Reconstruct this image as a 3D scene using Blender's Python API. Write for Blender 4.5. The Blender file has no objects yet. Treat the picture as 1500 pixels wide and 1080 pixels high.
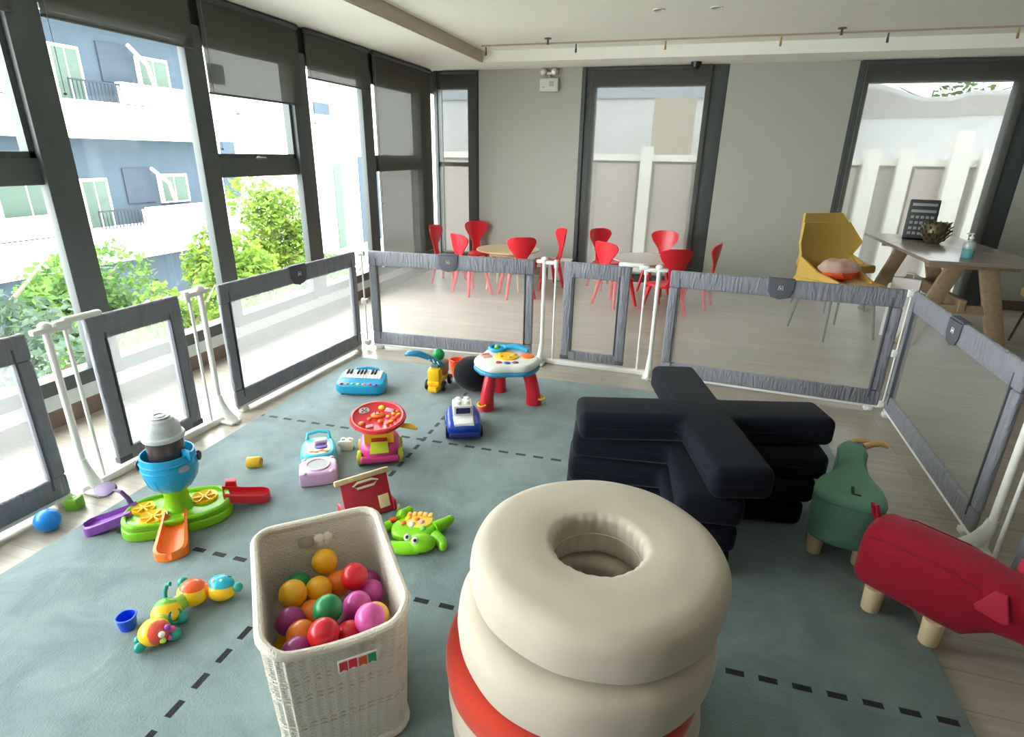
import bpy, bmesh, math, random
from mathutils import Vector, Matrix
from math import sin, cos, pi, radians, sqrt

SC = bpy.context.scene
COL = SC.collection
random.seed(7)

# ------------------------------------------------------------------ camera
FPX, PITCH, ROLL, YAW, CH = 834.0, .3581, .01739, -.28815, 1.45
fwd = Vector((sin(YAW)*cos(PITCH), cos(YAW)*cos(PITCH), -sin(PITCH)))
rgt = Vector((cos(YAW), -sin(YAW), 0))
upv = rgt.cross(fwd)
r2 = cos(ROLL)*rgt + sin(ROLL)*upv
u2 = -sin(ROLL)*rgt + cos(ROLL)*upv
cam = bpy.data.cameras.new('camera')
cam.sensor_width = 36.0
cam.sensor_fit = 'HORIZONTAL'
cam.lens = 36.0*FPX/1500.0
cam.clip_start = .02
camo = bpy.data.objects.new('camera', cam)
COL.objects.link(camo)
camo.matrix_world = Matrix(((r2.x, u2.x, -fwd.x, 0), (r2.y, u2.y, -fwd.y, 0),
                            (r2.z, u2.z, -fwd.z, CH), (0, 0, 0, 1)))
SC.camera = camo

# ------------------------------------------------------------------ sky, sun, exposure
WORLD_STRENGTH = 6.0
SUN_STRENGTH = 0.8
EXPOSURE = 1.6
w = bpy.data.worlds.new('overcast_sky')
SC.world = w
w.use_nodes = True
bg = w.node_tree.nodes['Background']
bg.inputs[0].default_value = (.97, .99, 1.0, 1)
bg.inputs[1].default_value = WORLD_STRENGTH
sun = bpy.data.lights.new('sun', 'SUN')
sun.energy = SUN_STRENGTH
sun.angle = radians(6)
sun.color = (1, .97, .9)
suno = bpy.data.objects.new('sun', sun)
COL.objects.link(suno)
suno.rotation_euler = Vector((-.62, .12, -.78)).to_track_quat('-Z', 'Y').to_euler()
# window portals: emit nothing, they only steer the sampling of the sky
def portal(loc, rot, sx, sy):
    l = bpy.data.lights.new('window_portal', 'AREA')
    l.shape = 'RECTANGLE'; l.size = sx; l.size_y = sy
    l.cycles.is_portal = True
    o = bpy.data.objects.new('window_portal', l); COL.objects.link(o)
    o.location = loc; o.rotation_euler = rot
portal((-3.40, 2.2, 1.2), (0, -pi/2, 0), 2.0, 9.6)
portal((-.05, 7.42, 1.2), (-pi/2, 0, 0), 6.4, 2.2)
SC.view_settings.view_transform = 'Standard'
SC.view_settings.look = 'None'
SC.view_settings.gamma = 1
SC.view_settings.exposure = EXPOSURE
SC.view_settings.use_curve_mapping = False
SC.cycles.transparent_max_bounces = 16
SC.cycles.max_bounces = 10
SC.cycles.diffuse_bounces = 6

# ------------------------------------------------------------------ materials
def lin(c):
    return tuple(((x/255)/12.92 if x/255 <= .04045 else ((x/255+.055)/1.055)**2.4) for x in c)

MATS = {}
def mat(name, rgb, rough=.5, bump=0, bscale=60, var=0, vscale=8, metal=0, sheen=0, spec=.5, coat=0, trans=0):
    if name in MATS: return MATS[name]
    m = bpy.data.materials.new(name); m.use_nodes = True
    nt = m.node_tree; N = nt.nodes; L = nt.links
    p = N['Principled BSDF']
    c = lin(rgb) + (1,)
    p.inputs['Base Color'].default_value = c
    p.inputs['Roughness'].default_value = rough
    p.inputs['Metallic'].default_value = metal
    p.inputs['Specular IOR Level'].default_value = spec
    if coat: p.inputs['Coat Weight'].default_value = coat
    if trans: p.inputs['Transmission Weight'].default_value = trans
    if sheen:
        p.inputs['Sheen Weight'].default_value = sheen
        p.inputs['Sheen Roughness'].default_value = .4
    tc = N.new('ShaderNodeTexCoord')
    if var:
        n = N.new('ShaderNodeTexNoise'); n.inputs['Scale'].default_value = vscale; n.inputs['Detail'].default_value = 5
        L.new(tc.outputs['Object'], n.inputs['Vector'])
        r = N.new('ShaderNodeValToRGB')
        r.color_ramp.elements[0].position = .3; r.color_ramp.elements[1].position = .7
        r.color_ramp.elements[0].color = tuple(x*(1-var) for x in c[:3]) + (1,)
        r.color_ramp.elements[1].color = tuple(min(1, x*(1+var)) for x in c[:3]) + (1,)
        L.new(n.outputs['Fac'], r.inputs['Fac']); L.new(r.outputs['Color'], p.inputs['Base Color'])
    if bump:
        n = N.new('ShaderNodeTexNoise'); n.inputs['Scale'].default_value = bscale; n.inputs['Detail'].default_value = 4
        L.new(tc.outputs['Object'], n.inputs['Vector'])
        b = N.new('ShaderNodeBump'); b.inputs['Strength'].default_value = bump; b.inputs['Distance'].default_value = .01
        L.new(n.outputs['Fac'], b.inputs['Height']); L.new(b.outputs['Normal'], p.inputs['Normal'])
    MATS[name] = m
    return m

def plastic(name, rgb, rough=.28): return mat(name, rgb, rough, spec=.5)

def sheet(name, rgb, openness, translucent=.4, scale=0):
    """woven see-through cloth: part open holes, part thread"""
    if name in MATS: return MATS[name]
    m = bpy.data.materials.new(name); m.use_nodes = True
    nt = m.node_tree; N = nt.nodes; L = nt.links
    N.remove(N['Principled BSDF']); out = N['Material Output']
    t = N.new('ShaderNodeBsdfTransparent'); d = N.new('ShaderNodeBsdfDiffuse'); tl = N.new('ShaderNodeBsdfTranslucent')
    c = lin(rgb) + (1,)
    d.inputs['Color'].default_value = c; tl.inputs['Color'].default_value = c
    m1 = N.new('ShaderNodeMixShader'); m1.inputs[0].default_value = translucent
    L.new(d.outputs[0], m1.inputs[1]); L.new(tl.outputs[0], m1.inputs[2])
    m2 = N.new('ShaderNodeMixShader'); m2.inputs[0].default_value = openness
    L.new(m1.outputs[0], m2.inputs[1]); L.new(t.outputs[0], m2.inputs[2])
    L.new(m2.outputs[0], out.inputs['Surface'])
    MATS[name] = m
    return m

def glassmat(name, tint=(.93, .98, .97), refl=.05):
    m = bpy.data.materials.new(name); m.use_nodes = True
    nt = m.node_tree; N = nt.nodes; L = nt.links
    N.remove(N['Principled BSDF']); out = N['Material Output']
    t = N.new('ShaderNodeBsdfTransparent'); t.inputs[0].default_value = tint + (1,)
    g = N.new('ShaderNodeBsdfGlossy'); g.inputs['Roughness'].default_value = .02
    x = N.new('ShaderNodeMixShader'); x.inputs[0].default_value = refl
    L.new(t.outputs[0], x.inputs[1]); L.new(g.outputs[0], x.inputs[2]); L.new(x.outputs[0], out.inputs['Surface'])
    return m

def floor_mat():
    m = bpy.data.materials.new('grey_oak_planks'); m.use_nodes = True
    nt = m.node_tree; N = nt.nodes; L = nt.links; p = N['Principled BSDF']
    tc = N.new('ShaderNodeTexCoord')
    b = N.new('ShaderNodeTexBrick'); L.new(tc.outputs['Object'], b.inputs['Vector'])
    b.inputs['Scale'].default_value = 1; b.inputs['Brick Width'].default_value = 1.2; b.inputs['Row Height'].default_value = .15
    b.inputs['Mortar Size'].default_value = .0012; b.offset = .37
    b.inputs['Color1'].default_value = lin((176, 168, 156)) + (1,)
    b.inputs['Color2'].default_value = lin((166, 157, 145)) + (1,)
    b.inputs['Mortar'].default_value = lin((128, 119, 108)) + (1,)
    mp = N.new('ShaderNodeMapping'); mp.inputs['Scale'].default_value = (1.6, 26, 1)
    L.new(tc.outputs['Object'], mp.inputs['Vector'])
    n = N.new('ShaderNodeTexNoise'); n.inputs['Scale'].default_value = 1.5; n.inputs['Detail'].default_value = 6
    L.new(mp.outputs[0], n.inputs['Vector'])
    r = N.new('ShaderNodeValToRGB'); r.color_ramp.elements[0].position = .3; r.color_ramp.elements[1].position = .7
    r.color_ramp.elements[0].color = (.82, .80, .77, 1); r.color_ramp.elements[1].color = (1.06, 1.06, 1.06, 1)
    L.new(n.outputs['Fac'], r.inputs['Fac'])
    x = N.new('ShaderNodeMix'); x.data_type = 'RGBA'; x.blend_type = 'MULTIPLY'; x.inputs[0].default_value = 1
    L.new(b.outputs['Color'], x.inputs[6]); L.new(r.outputs['Color'], x.inputs[7])
    L.new(x.outputs[2], p.inputs['Base Color'])
    p.inputs['Roughness'].default_value = .36
    MATS['floor'] = m
    return m

def carpet_mat():
    m = bpy.data.materials.new('teal_velour_with_dashes'); m.use_nodes = True
    nt = m.node_tree; N = nt.nodes; L = nt.links; p = N['Principled BSDF']
    tc = N.new('ShaderNodeTexCoord'); sp = N.new('ShaderNodeSeparateXYZ'); L.new(tc.outputs['Object'], sp.inputs[0])
    def mth(op, a, b=None):
        q = N.new('ShaderNodeMath'); q.operation = op
        for i, v in enumerate((a, b)):
            if v is None: continue
            if isinstance(v, (int, float)): q.inputs[i].default_value = v
            else: L.new(v, q.inputs[i])
        return q.outputs[0]
    def dash(across, along, c, ph):
        near = mth('LESS_THAN', mth('ABSOLUTE', mth('SUBTRACT', across, c)), .0105)
        on = mth('LESS_THAN', mth('FRACT', mth('DIVIDE', mth('ADD', along, ph), .092)), .57)
        return mth('MULTIPLY', near, on)
    X, Y = sp.outputs[0], sp.outputs[1]
    # local origin sits on the crossing of the two far lines
    d = mth('MAXIMUM', dash(X, Y, 0, 9.22), mth('MAXIMUM', dash(Y, X, 0, 9.24), dash(Y, X, -1.085, 9.21)))
    n = N.new('ShaderNodeTexNoise'); n.inputs['Scale'].default_value = 5; n.inputs['Detail'].default_value = 6; n.inputs['Roughness'].default_value = .6
    n.inputs['Distortion'].default_value = .8
    L.new(tc.outputs['Object'], n.inputs['Vector'])
    r = N.new('ShaderNodeValToRGB'); r.color_ramp.elements[0].position = .32; r.color_ramp.elements[1].position = .68
    r.color_ramp.elements[0].color = lin((100, 117, 119)) + (1,); r.color_ramp.elements[1].color = lin((122, 139, 140)) + (1,)
    L.new(n.outputs['Fac'], r.inputs['Fac'])
    x = N.new('ShaderNodeMix'); x.data_type = 'RGBA'
    L.new(d, x.inputs[0]); L.new(r.outputs['Color'], x.inputs[6]); x.inputs[7].default_value = lin((12, 15, 18)) + (1,)
    L.new(x.outputs[2], p.inputs['Base Color'])
    p.inputs['Roughness'].default_value = .95; p.inputs['Specular IOR Level'].default_value = .1
    p.inputs['Sheen Weight'].default_value = .25; p.inputs['Sheen Roughness'].default_value = .5
    f = N.new('ShaderNodeTexNoise'); f.inputs['Scale'].default_value = 160; f.inputs['Detail'].default_value = 2
    L.new(tc.outputs['Object'], f.inputs['Vector'])
    ad = mth('ADD', mth('MULTIPLY', f.outputs['Fac'], .25), n.outputs['Fac'])
    b = N.new('ShaderNodeBump'); b.inputs['Strength'].default_value = .45; b.inputs['Distance'].default_value = .02
    L.new(ad, b.inputs['Height']); L.new(b.outputs['Normal'], p.inputs['Normal'])
    return m

def wood_mat(name, a, b_, sc=(2, 30, 30), rough=.45):
    if name in MATS: return MATS[name]
    m = bpy.data.materials.new(name); m.use_nodes = True
    nt = m.node_tree; N = nt.nodes; L = nt.links; p = N['Principled BSDF']
    tc = N.new('ShaderNodeTexCoord'); mp = N.new('ShaderNodeMapping'); mp.inputs['Scale'].default_value = sc
    L.new(tc.outputs['Object'], mp.inputs['Vector'])
    n = N.new('ShaderNodeTexNoise'); n.inputs['Scale'].default_value = 1.2; n.inputs['Detail'].default_value = 6
    L.new(mp.outputs[0], n.inputs['Vector'])
    r = N.new('ShaderNodeValToRGB'); r.color_ramp.elements[0].position = .3; r.color_ramp.elements[1].position = .7
    r.color_ramp.elements[0].color = lin(a) + (1,); r.color_ramp.elements[1].color = lin(b_) + (1,)
    L.new(n.outputs['Fac'], r.inputs['Fac']); L.new(r.outputs['Color'], p.inputs['Base Color'])
    p.inputs['Roughness'].default_value = rough
    MATS[name] = m
    return m

def ribbed_fabric(name, rgb):
    """grey polyester sleeve with soft gathers"""
    if name in MATS: return MATS[name]
    m = mat(name, rgb, .62, var=.10, vscale=14, sheen=.2)
    nt = m.node_tree; N = nt.nodes; L = nt.links; p = N['Principled BSDF']
    tc = N.new('ShaderNodeTexCoord'); mp = N.new('ShaderNodeMapping'); mp.inputs['Scale'].default_value = (34, 34, 7)
    L.new(tc.outputs['Object'], mp.inputs['Vector'])
    n = N.new('ShaderNodeTexNoise'); n.inputs['Scale'].default_value = 1; n.inputs['Detail'].default_value = 3; n.inputs['Distortion'].default_value = 1.2
    L.new(mp.outputs[0], n.inputs['Vector'])
    b = N.new('ShaderNodeBump'); b.inputs['Strength'].default_value = .7; b.inputs['Distance'].default_value = .02
    L.new(n.outputs['Fac'], b.inputs['Height']); L.new(b.outputs['Normal'], p.inputs['Normal'])
    return m

def weave_mat():
    m = bpy.data.materials.new('white_plastic_wicker'); m.use_nodes = True
    nt = m.node_tree; N = nt.nodes; L = nt.links; p = N['Principled BSDF']
    p.inputs['Base Color'].default_value = lin((236, 230, 218)) + (1,); p.inputs['Roughness'].default_value = .5
    tc = N.new('ShaderNodeTexCoord')
    uv = N.new('ShaderNodeUVMap')
    mp = N.new('ShaderNodeMapping'); mp.inputs['Scale'].default_value = (1, 1, 1)
    L.new(uv.outputs[0], mp.inputs['Vector'])
    c = N.new('ShaderNodeTexBrick'); c.inputs['Scale'].default_value = 1; c.inputs['Brick Width'].default_value = .018; c.inputs['Row Height'].default_value = .0075
    c.inputs['Mortar Size'].default_value = .0018; c.inputs['Mortar Smooth'].default_value = 1
    c.inputs['Color1'].default_value = (1, 1, 1, 1); c.inputs['Color2'].default_value = (.85, .85, .85, 1); c.inputs['Mortar'].default_value = (0, 0, 0, 1)
    L.new(mp.outputs[0], c.inputs['Vector'])
    b = N.new('ShaderNodeBump'); b.inputs['Strength'].default_value = .8; b.inputs['Distance'].default_value = .004
    L.new(c.outputs['Color'], b.inputs['Height']); L.new(b.outputs['Normal'], p.inputs['Normal'])
    return m

# ------------------------------------------------------------------ mesh builder
class B:
    def __init__(s): s.bm = bmesh.new()
    def _tag(s): return set(s.bm.verts)
    def xform(s, verts, M):
        for v in verts: v.co = M @ v.co
    def box(s, c, d, rot=None, bev=0, seg=2):
        t = bmesh.new()
        bmesh.ops.create_cube(t, size=1)
        for v in t.verts: v.co = Vector((v.co.x*d[0], v.co.y*d[1], v.co.z*d[2]))
        if bev: bmesh.ops.bevel(t, geom=t.edges[:], offset=min(bev, min(d)*.49), segments=seg, profile=.5, affect='EDGES')
        return s.add(t, c, rot)
    def add(s, t, c=(0, 0, 0), rot=None):
        M = Matrix.Translation(c)
        if rot is not None:
            M = M @ (rot.to_4x4() if isinstance(rot, Matrix) else Matrix.Rotation(rot, 4, 'Z'))
        t.transform(M)
        me = bpy.data.meshes.new('t'); t.to_mesh(me); t.free()
        s.bm.from_mesh(me); bpy.data.meshes.remove(me)
        return s
    def cyl(s, p0, p1, r0, r1=None, n=20, bev=0):
        r1 = r0 if r1 is None else r1
        p0, p1 = Vector(p0), Vector(p1); d = p1-p0
        t = bmesh.new()
        bmesh.ops.create_cone(t, cap_ends=True, segments=n, radius1=r0, radius2=r1, depth=d.length)
        if bev:
            es = [e for e in t.edges if abs(e.verts[0].co.z-e.verts[1].co.z) < 1e-6]
            bmesh.ops.bevel(t, geom=es, offset=bev, segments=2, profile=.5, affect='EDGES')
        q = d.to_track_quat('Z', 'Y').to_matrix()
        return s.add(t, (p0+p1)/2, q)
    def lathe(s, prof, n=40, c=(0, 0, 0), rot=None, closed=False):
        t = bmesh.new(); rings = []
        for r, z in prof:
            if r < 1e-6: rings.append([t.verts.new((0, 0, z))])
            else: rings.append([t.verts.new((r*cos(2*pi*k/n), r*sin(2*pi*k/n), z)) for k in range(n)])
        prs = list(zip(rings[:-1], rings[1:])) + ([(rings[-1], rings[0])] if closed else [])
        for a, b in prs:
            for k in range(n):
                k2 = (k+1) % n
                if len(a) == 1 and len(b) == 1: continue
                if len(a) == 1: f = [a[0], b[k2], b[k]]
                elif len(b) == 1: f = [a[k], a[k2], b[0]]
                else: f = [a[k], a[k2], b[k2], b[k]]
                t.faces.new(f)
        if not closed:
            for rg in (rings[0], rings[-1]):
                if len(rg) > 1: t.faces.new(rg)
        bmesh.ops.recalc_face_normals(t, faces=t.faces[:])
        return s.add(t, c, rot)
    def sphere(s, c, r, sc=(1, 1, 1), rot=None, n=24):
        t = bmesh.new()
        bmesh.ops.create_uvsphere(t, u_segments=n, v_segments=max(8, n*2//3), radius=r)
        for v in t.verts: v.co = Vector((v.co.x*sc[0], v.co.y*sc[1], v.co.z*sc[2]))
        return s.add(t, c, rot)
    def tube(s, pts, r, n=10, closed=False, flat=1.0, up=None):
        pts = [Vector(p) for p in pts]; m = len(pts)
        rs = r if isinstance(r, (list, tuple)) else [r]*m
        t = bmesh.new(); rings = []
        prev = None
        for i, p in enumerate(pts):
            if closed: d = pts[(i+1) % m]-pts[i-1]
            else: d = pts[min(i+1, m-1)]-pts[max(i-1, 0)]
            d.normalize()
            if prev is None:
                a = Vector(up) if up else (Vector((0, 0, 1)) if abs(d.z) < .9 else Vector((1, 0, 0)))
            else: a = prev
            u = (a-d*a.dot(d)).normalized(); v = d.cross(u); prev = u
            rings.append([t.verts.new(p+u*(rs[i]*flat*cos(2*pi*k/n))+v*(rs[i]*sin(2*pi*k/n))) for k in range(n)])
        for i in range(m if closed else m-1):
            a, b = rings[i], rings[(i+1) % m]
            for k in range(n): t.faces.new([a[k], a[(k+1) % n], b[(k+1) % n], b[k]])
        if not closed:
            t.faces.new(rings[0][::-1]); t.faces.new(rings[-1])
        bmesh.ops.recalc_face_normals(t, faces=t.faces[:])
        return s.add(t)
    def torus(s, c, R, r, n=32, m=10, rot=None, sz=1.0):
        prof = [(R+r*cos(2*pi*k/m), r*sz*sin(2*pi*k/m)) for k in range(m)]
        return s.lathe(prof, n, c, rot, closed=True)
    def prism(s, poly, z0, z1, bev=0, seg=3, c=(0, 0, 0), rot=None, side=0):
        t = bmesh.new()
        lo = [t.verts.new((x, y, z0)) for x, y in poly]; hi = [t.verts.new((x, y, z1)) for x, y in poly]
        n = len(poly)
        t.faces.new(lo[::-1]); t.faces.new(hi)
        for k in range(n): t.faces.new([lo[k], lo[(k+1) % n], hi[(k+1) % n], hi[k]])
        bmesh.ops.recalc_face_normals(t, faces=t.faces[:])
        if bev:
            es = [e for e in t.edges if abs(e.verts[0].co.z-e.verts[1].co.z) < 1e-7]
            if side: es = t.edges[:]
            bmesh.ops.bevel(t, geom=es, offset=bev, segments=seg, profile=.5, affect='EDGES', clamp_overlap=True)
        return s.add(t, c, rot)
    def quad(s, a, b, c, d):
        vs = [s.bm.verts.new(p) for p in (a, b, c, d)]
        s.bm.faces.new(vs); return s

def obj(name, b, m, parent=None, loc=(0, 0, 0), rotz=0, smooth=35, kind=None, label=None):
    me = bpy.data.meshes.new(name); b.bm.to_mesh(me); b.bm.free()
    if smooth:
        for p in me.polygons: p.use_smooth = True
        me.set_sharp_from_angle(angle=radians(smooth))
    me.materials.append(m)
    o = bpy.data.objects.new(name, me); COL.objects.link(o)
    o.location = loc; o.rotation_euler = (0, 0, rotz)
    if parent: o.parent = parent
    if kind: o['kind'] = kind
    if label: o['label'] = label
    return o
def thing(name, label, cat, loc=(0, 0, 0), rotz=0, group=None):
    o = bpy.data.objects.new(name, None); COL.objects.link(o)
    o.empty_display_size = .05
    o.location = loc; o.rotation_euler = (0, 0, rotz); o['label'] = label; o['category'] = cat
    if group: o['group'] = group
    return o
def tag(o, label, cat, group=None):
    o['label'] = label; o['category'] = cat
    if group: o['group'] = group
    return o
def dup(root, loc, rotz, label=None, group=None):
    r = root.copy(); COL.objects.link(r); r.location = loc; r.rotation_euler = (0, 0, rotz)
    if label: r['label'] = label
    if group: r['group'] = group
    for ch in list(root.children):
        c = ch.copy(); COL.objects.link(c); c.parent = r
        for g in list(ch.children):
            d = g.copy(); COL.objects.link(d); d.parent = c
    return r
def sub(o, levels=2):
    md = o.modifiers.new('sub', 'SUBSURF'); md.levels = levels; md.render_levels = levels
    return o
def RX(a): return Matrix.Rotation(a, 3, 'X')
def RY(a): return Matrix.Rotation(a, 3, 'Y')
def RZ(a): return Matrix.Rotation(a, 3, 'Z')
def heading(dx, dy): return math.atan2(dy, dx)
def struct(name, b, m, parent=None, smooth=35):
    return obj(name, b, m, parent, smooth=smooth, kind=None if parent else 'structure')

# common materials
M_WALL = mat('grey_plaster', (168, 169, 160), .8, bump=.05, bscale=200)
M_CEIL = mat('white_ceiling_paint', (236, 237, 228), .85)
M_DARK = mat('anthracite_aluminium', (72, 77, 77), .5, spec=.3)
M_BROWN = mat('brown_skirting', (112, 92, 82), .5)
M_CURB = mat('pale_sill_paint', (196, 204, 200), .6)
M_GLASS = glassmat('window_glass')
M_WHITEMETAL = mat('white_enamel_steel', (232, 230, 226), .35)
M_WHITEPL = plastic('white_plastic', (232, 232, 228))
M_BLIND = sheet('charcoal_sunscreen', (88, 88, 84), .022, .08)
M_BLIND_BACK = sheet('grey_sunscreen', (86, 86, 82), .155, .14)
M_FABRIC = ribbed_fabric('grey_polyester', (126, 127, 136))
M_FABRICD = mat('dark_grey_webbing', (82, 84, 92), .7)
M_MESH = sheet('white_net', (240, 241, 240), .735, .55)
M_BLACK = mat('black_plastic', (22, 22, 24), .4)

# ------------------------------------------------------------------ the room
XL, YB, ZC, ZT = -3.2, 7.17, 2.40, 2.51
YF, XR = -2.6, 4.8
fb = B(); fb.box(((XL-.12+XR)/2, (YF+YB)/2, -.05), (XR-XL+.24, YB-YF+.3, .1))
struct('floor', fb, floor_mat())
cb = B()
cb.box((-2.80, (YF+YB)/2, ZC+.3), (.86, YB-YF+.5, .6))
cb.box(((-2.37+XR+.1)/2, 6.97, ZC+.3), (XR+2.47, .70, .6))
cb.box(((-2.37+XR)/2, (YF+6.62)/2, ZT+.25), (XR+2.37+.2, 6.62-YF+.4, .5))
cb.box((-2.365, (YF+6.62)/2, ZC+.3), (.012, 6.62-YF, .598))
struct('ceiling', cb, M_CEIL)
tb = B(); tb.box((-2.362, (YF+6.62)/2, (ZC+ZT)/2+.001), (.012, 6.62-YF-.01, ZT-ZC))
struct('trim_1', tb, mat('taupe_cove_paint', (186, 174, 162), .8))
# back wall between its three tall windows
wb = B()
for x0, x1 in ((-2.606, -1.35), (.234, 1.472), (3.10, XR+.1)):
    wb.box(((x0+x1)/2, YB+.10, 1.25), (x1-x0, .2, 2.5))
struct('wall_back', wb, M_WALL)
rb = B(); rb.box((XR+.1, (YF+YB)/2, 1.25), (.2, YB-YF+.4, 2.5)); struct('wall_right', rb, mat('low_bounce_dark_plaster', (96, 90, 82), .8))  # unseen wall, its colour kept dark to cut bounced light
qb = B(); qb.box(((XL+XR)/2, YF-.1, 1.25), (XR-XL+.4, .2, 2.5)); struct('wall_front', qb, mat('low_bounce_dark_wall', (92, 80, 70), .6))  # unseen wall behind the camera, dark tone added to soak up bounce
# low wall below the left windows
lb = B(); lb.box((XL-.12, (YF+YB)/2, .145), (.24, YB-YF+.3, .09)); lb.box((XL-.13, (YF+YB)/2, .05), (.22, YB-YF+.3, .1))
struct('wall_left', lb, M_CURB)
sb = B(); sb.box((XL-.008, (YF+YB)/2, .05), (.02, YB-YF, .1)); struct('baseboard_left', sb, M_BROWN)
bb = B()
for x0, x1 in ((-2.606, -1.35), (.234, 1.472), (3.10, XR)): bb.box(((x0+x1)/2, YB-.006, .05), (x1-x0, .014, .1))
struct('baseboard_back', bb, M_BROWN)
hb = B(); hb.box((XL-.10, (YF+YB)/2, 2.28), (.16, YB-YF+.3, .26)); struct('trim_2', hb, M_DARK)

# left window wall: one window per bay
bays = [(-2.1, -1.08, 1), (-.95, .05, 0), (.17, 1.17, 1), (1.30, 2.25, 1), (2.42, 3.295, 0), (3.45, 4.35, 1), (4.55, 5.415, 0), (5.60, 6.70, 1)]
for i, (y0, y1, opening) in enumerate(bays):
    f = B()
    ym = (y0+y1)/2
    f.box((XL-.035, ym, .23), (.12, y1-y0+.12, .08), bev=.004)                     # sill rail
    f.box((XL-.05, ym, 2.15), (.12, y1-y0+.12, .06))
    nxt = bays[i+1][0] if i+1 < len(bays) else 7.0
    f.box((XL, (y1+nxt)/2, 1.2), (.06, nxt-y1, 2.0), bev=.005)                # mullion after this bay
    fr = struct('window_%d' % (i+1), f, M_DARK)
    g = B(); g.quad((XL-.024, y0-.02, .25), (XL-.024, y1+.02, .25), (XL-.024, y1+.02, 2.16), (XL-.024, y0-.02, 2.16))
    obj('pane', g, M_GLASS, fr, smooth=0)
    if opening:
        t = B(); t.box((XL-.045, ym, 1.333), (.10, y1-y0+.02, .13), bev=.006); obj('transom', t, M_DARK, fr)
        s = B()
        for y in (y0+.012, y1-.012): s.box((XL-.035, y, 1.78), (.06, .035, .78))
        s.box((XL-.035, ym, 2.12), (.06, y1-y0, .04)); s.box((XL-.035, ym, 1.412), (.06, y1-y0, .035))
        obj('sash', s, M_DARK, fr)
        h = B(); h.box((XL+.008, ym, 1.40), (.02, .11, .016), bev=.005); h.box((XL-.002, ym-.02, 1.40), (.02, .03, .03), bev=.004)
        obj('handle', h, mat('grey_handle', (130, 132, 130), .4, metal=.5), fr)

# back windows
def back_window(n, xo0, xi0, xi1, xo1, zb):
    f = B()
    f.box(((xo0+xi0)/2, YB+.07, 1.2), (xi0-xo0, .14, 2.4), bev=.004); f.box(((xo1+xi1)/2, YB+.07, 1.2), (xo1-xi1, .14, 2.4), bev=.004)
    f.box(((xi0+xi1)/2, YB+.07, 2.30), (xi1-xi0, .138, .2)); f.box(((xi0+xi1)/2, YB+.07, zb/2), (xi1-xi0, .138, zb))
    f.box(((xi0+xi1)/2, YB+.035, 1.333), (xi1-xi0, .05, .05)) if n == 9 else None
    f.box((xo0+.035, YB-.012, 1.2), (.03, .03, 2.4))
    fr = struct('window_%d' % n, f, M_DARK)
    g = B(); g.quad((xi0, YB+.10, zb), (xi1, YB+.10, zb), (xi1, YB+.10, 2.2), (xi0, YB+.10, 2.2))
    obj('pane', g, M_GLASS, fr, smooth=0)
back_window(9, -3.2, -3.14, -2.75, -2.606, .22)
back_window(10, -1.35, -1.186, .011, .234, .10)
back_window(11, 1.472, 1.587, 2.87, 3.10, .10)

# ------------------------------------------------------------------ roller blinds
def blind(axis, a0, a1, pos, zb, m, label, depth):
    t = thing('roller_blind', label, 'blind', (0, 0, 0), 0)
    mid = (a0+a1)/2
    P = (lambda a, z: (pos, a, z)) if axis == 'y' else (lambda a, z: (a, pos, z))
    t.location = P(mid, zb)
    t0 = Vector(P(mid, zb))
    def L(p): return Vector(p)-t0
    s = B(); s.quad(L(P(a0, zb)), L(P(a1, zb)), L(P(a1, 2.385)), L(P(a0, 2.385))); obj('fabric', s, m, t, smooth=0)
    r = B(); r.cyl(L(P(a0, 2.375)), L(P(a1, 2.375)), .02); obj('roller', r, M_DARK, t)
    b = B(); b.cyl(L(P(a0, zb)), L(P(a1, zb)), .008, n=12); obj('bottom_bar', b, M_DARK, t)
    c = B(); q0 = Vector(P(a0+.012, 2.36)); q1 = Vector(P(a0+.012, max(.95, zb-.35)))
    off = Vector((.022, 0, 0)) if axis == 'y' else Vector((0, -.022, 0))
    c.cyl(q0-t0+off, q1-t0+off, .0018, n=6); c.sphere(q1-t0+off, .009, n=10)
    obj('pull_chain', c, mat('chain_grey', (112, 112, 108), .5), t)
    return t
blind('y', 1.27, 2.28, XL+.035, 2.05, M_BLIND, 'charcoal roller blind rolled up, leftmost along the window wall', 0)
blind('y', 2.42, 3.37, XL+.035, 2.06, M_BLIND, 'charcoal roller blind rolled up above the second window from left', 0)
blind('y', 3.45, 4.46, XL+.035, 1.81, M_BLIND, 'charcoal roller blind pulled lowest of the raised ones, above the third window', 0)
blind('y', 4.56, 5.56, XL+.035, 2.03, M_BLIND, 'charcoal roller blind rolled up over the window beside the closed blind', 0)
blind('y', 5.64, 7.00, XL+.035, .27, M_BLIND, 'charcoal roller blind pulled fully down beside the room corner', 0)
blind('x', -3.08, -2.62, YB-.035, .18, M_BLIND_BACK, 'narrow grey roller blind pulled down in the back corner', 0)
blind('x', -1.24, .06, YB-.035, .10, M_BLIND_BACK, 'grey roller blind pulled down behind the two round tables', 0)
blind('x', 1.52, 2.92, YB-.035, .10, M_BLIND_BACK, 'grey roller blind pulled down behind the trestle table', 0)

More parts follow.
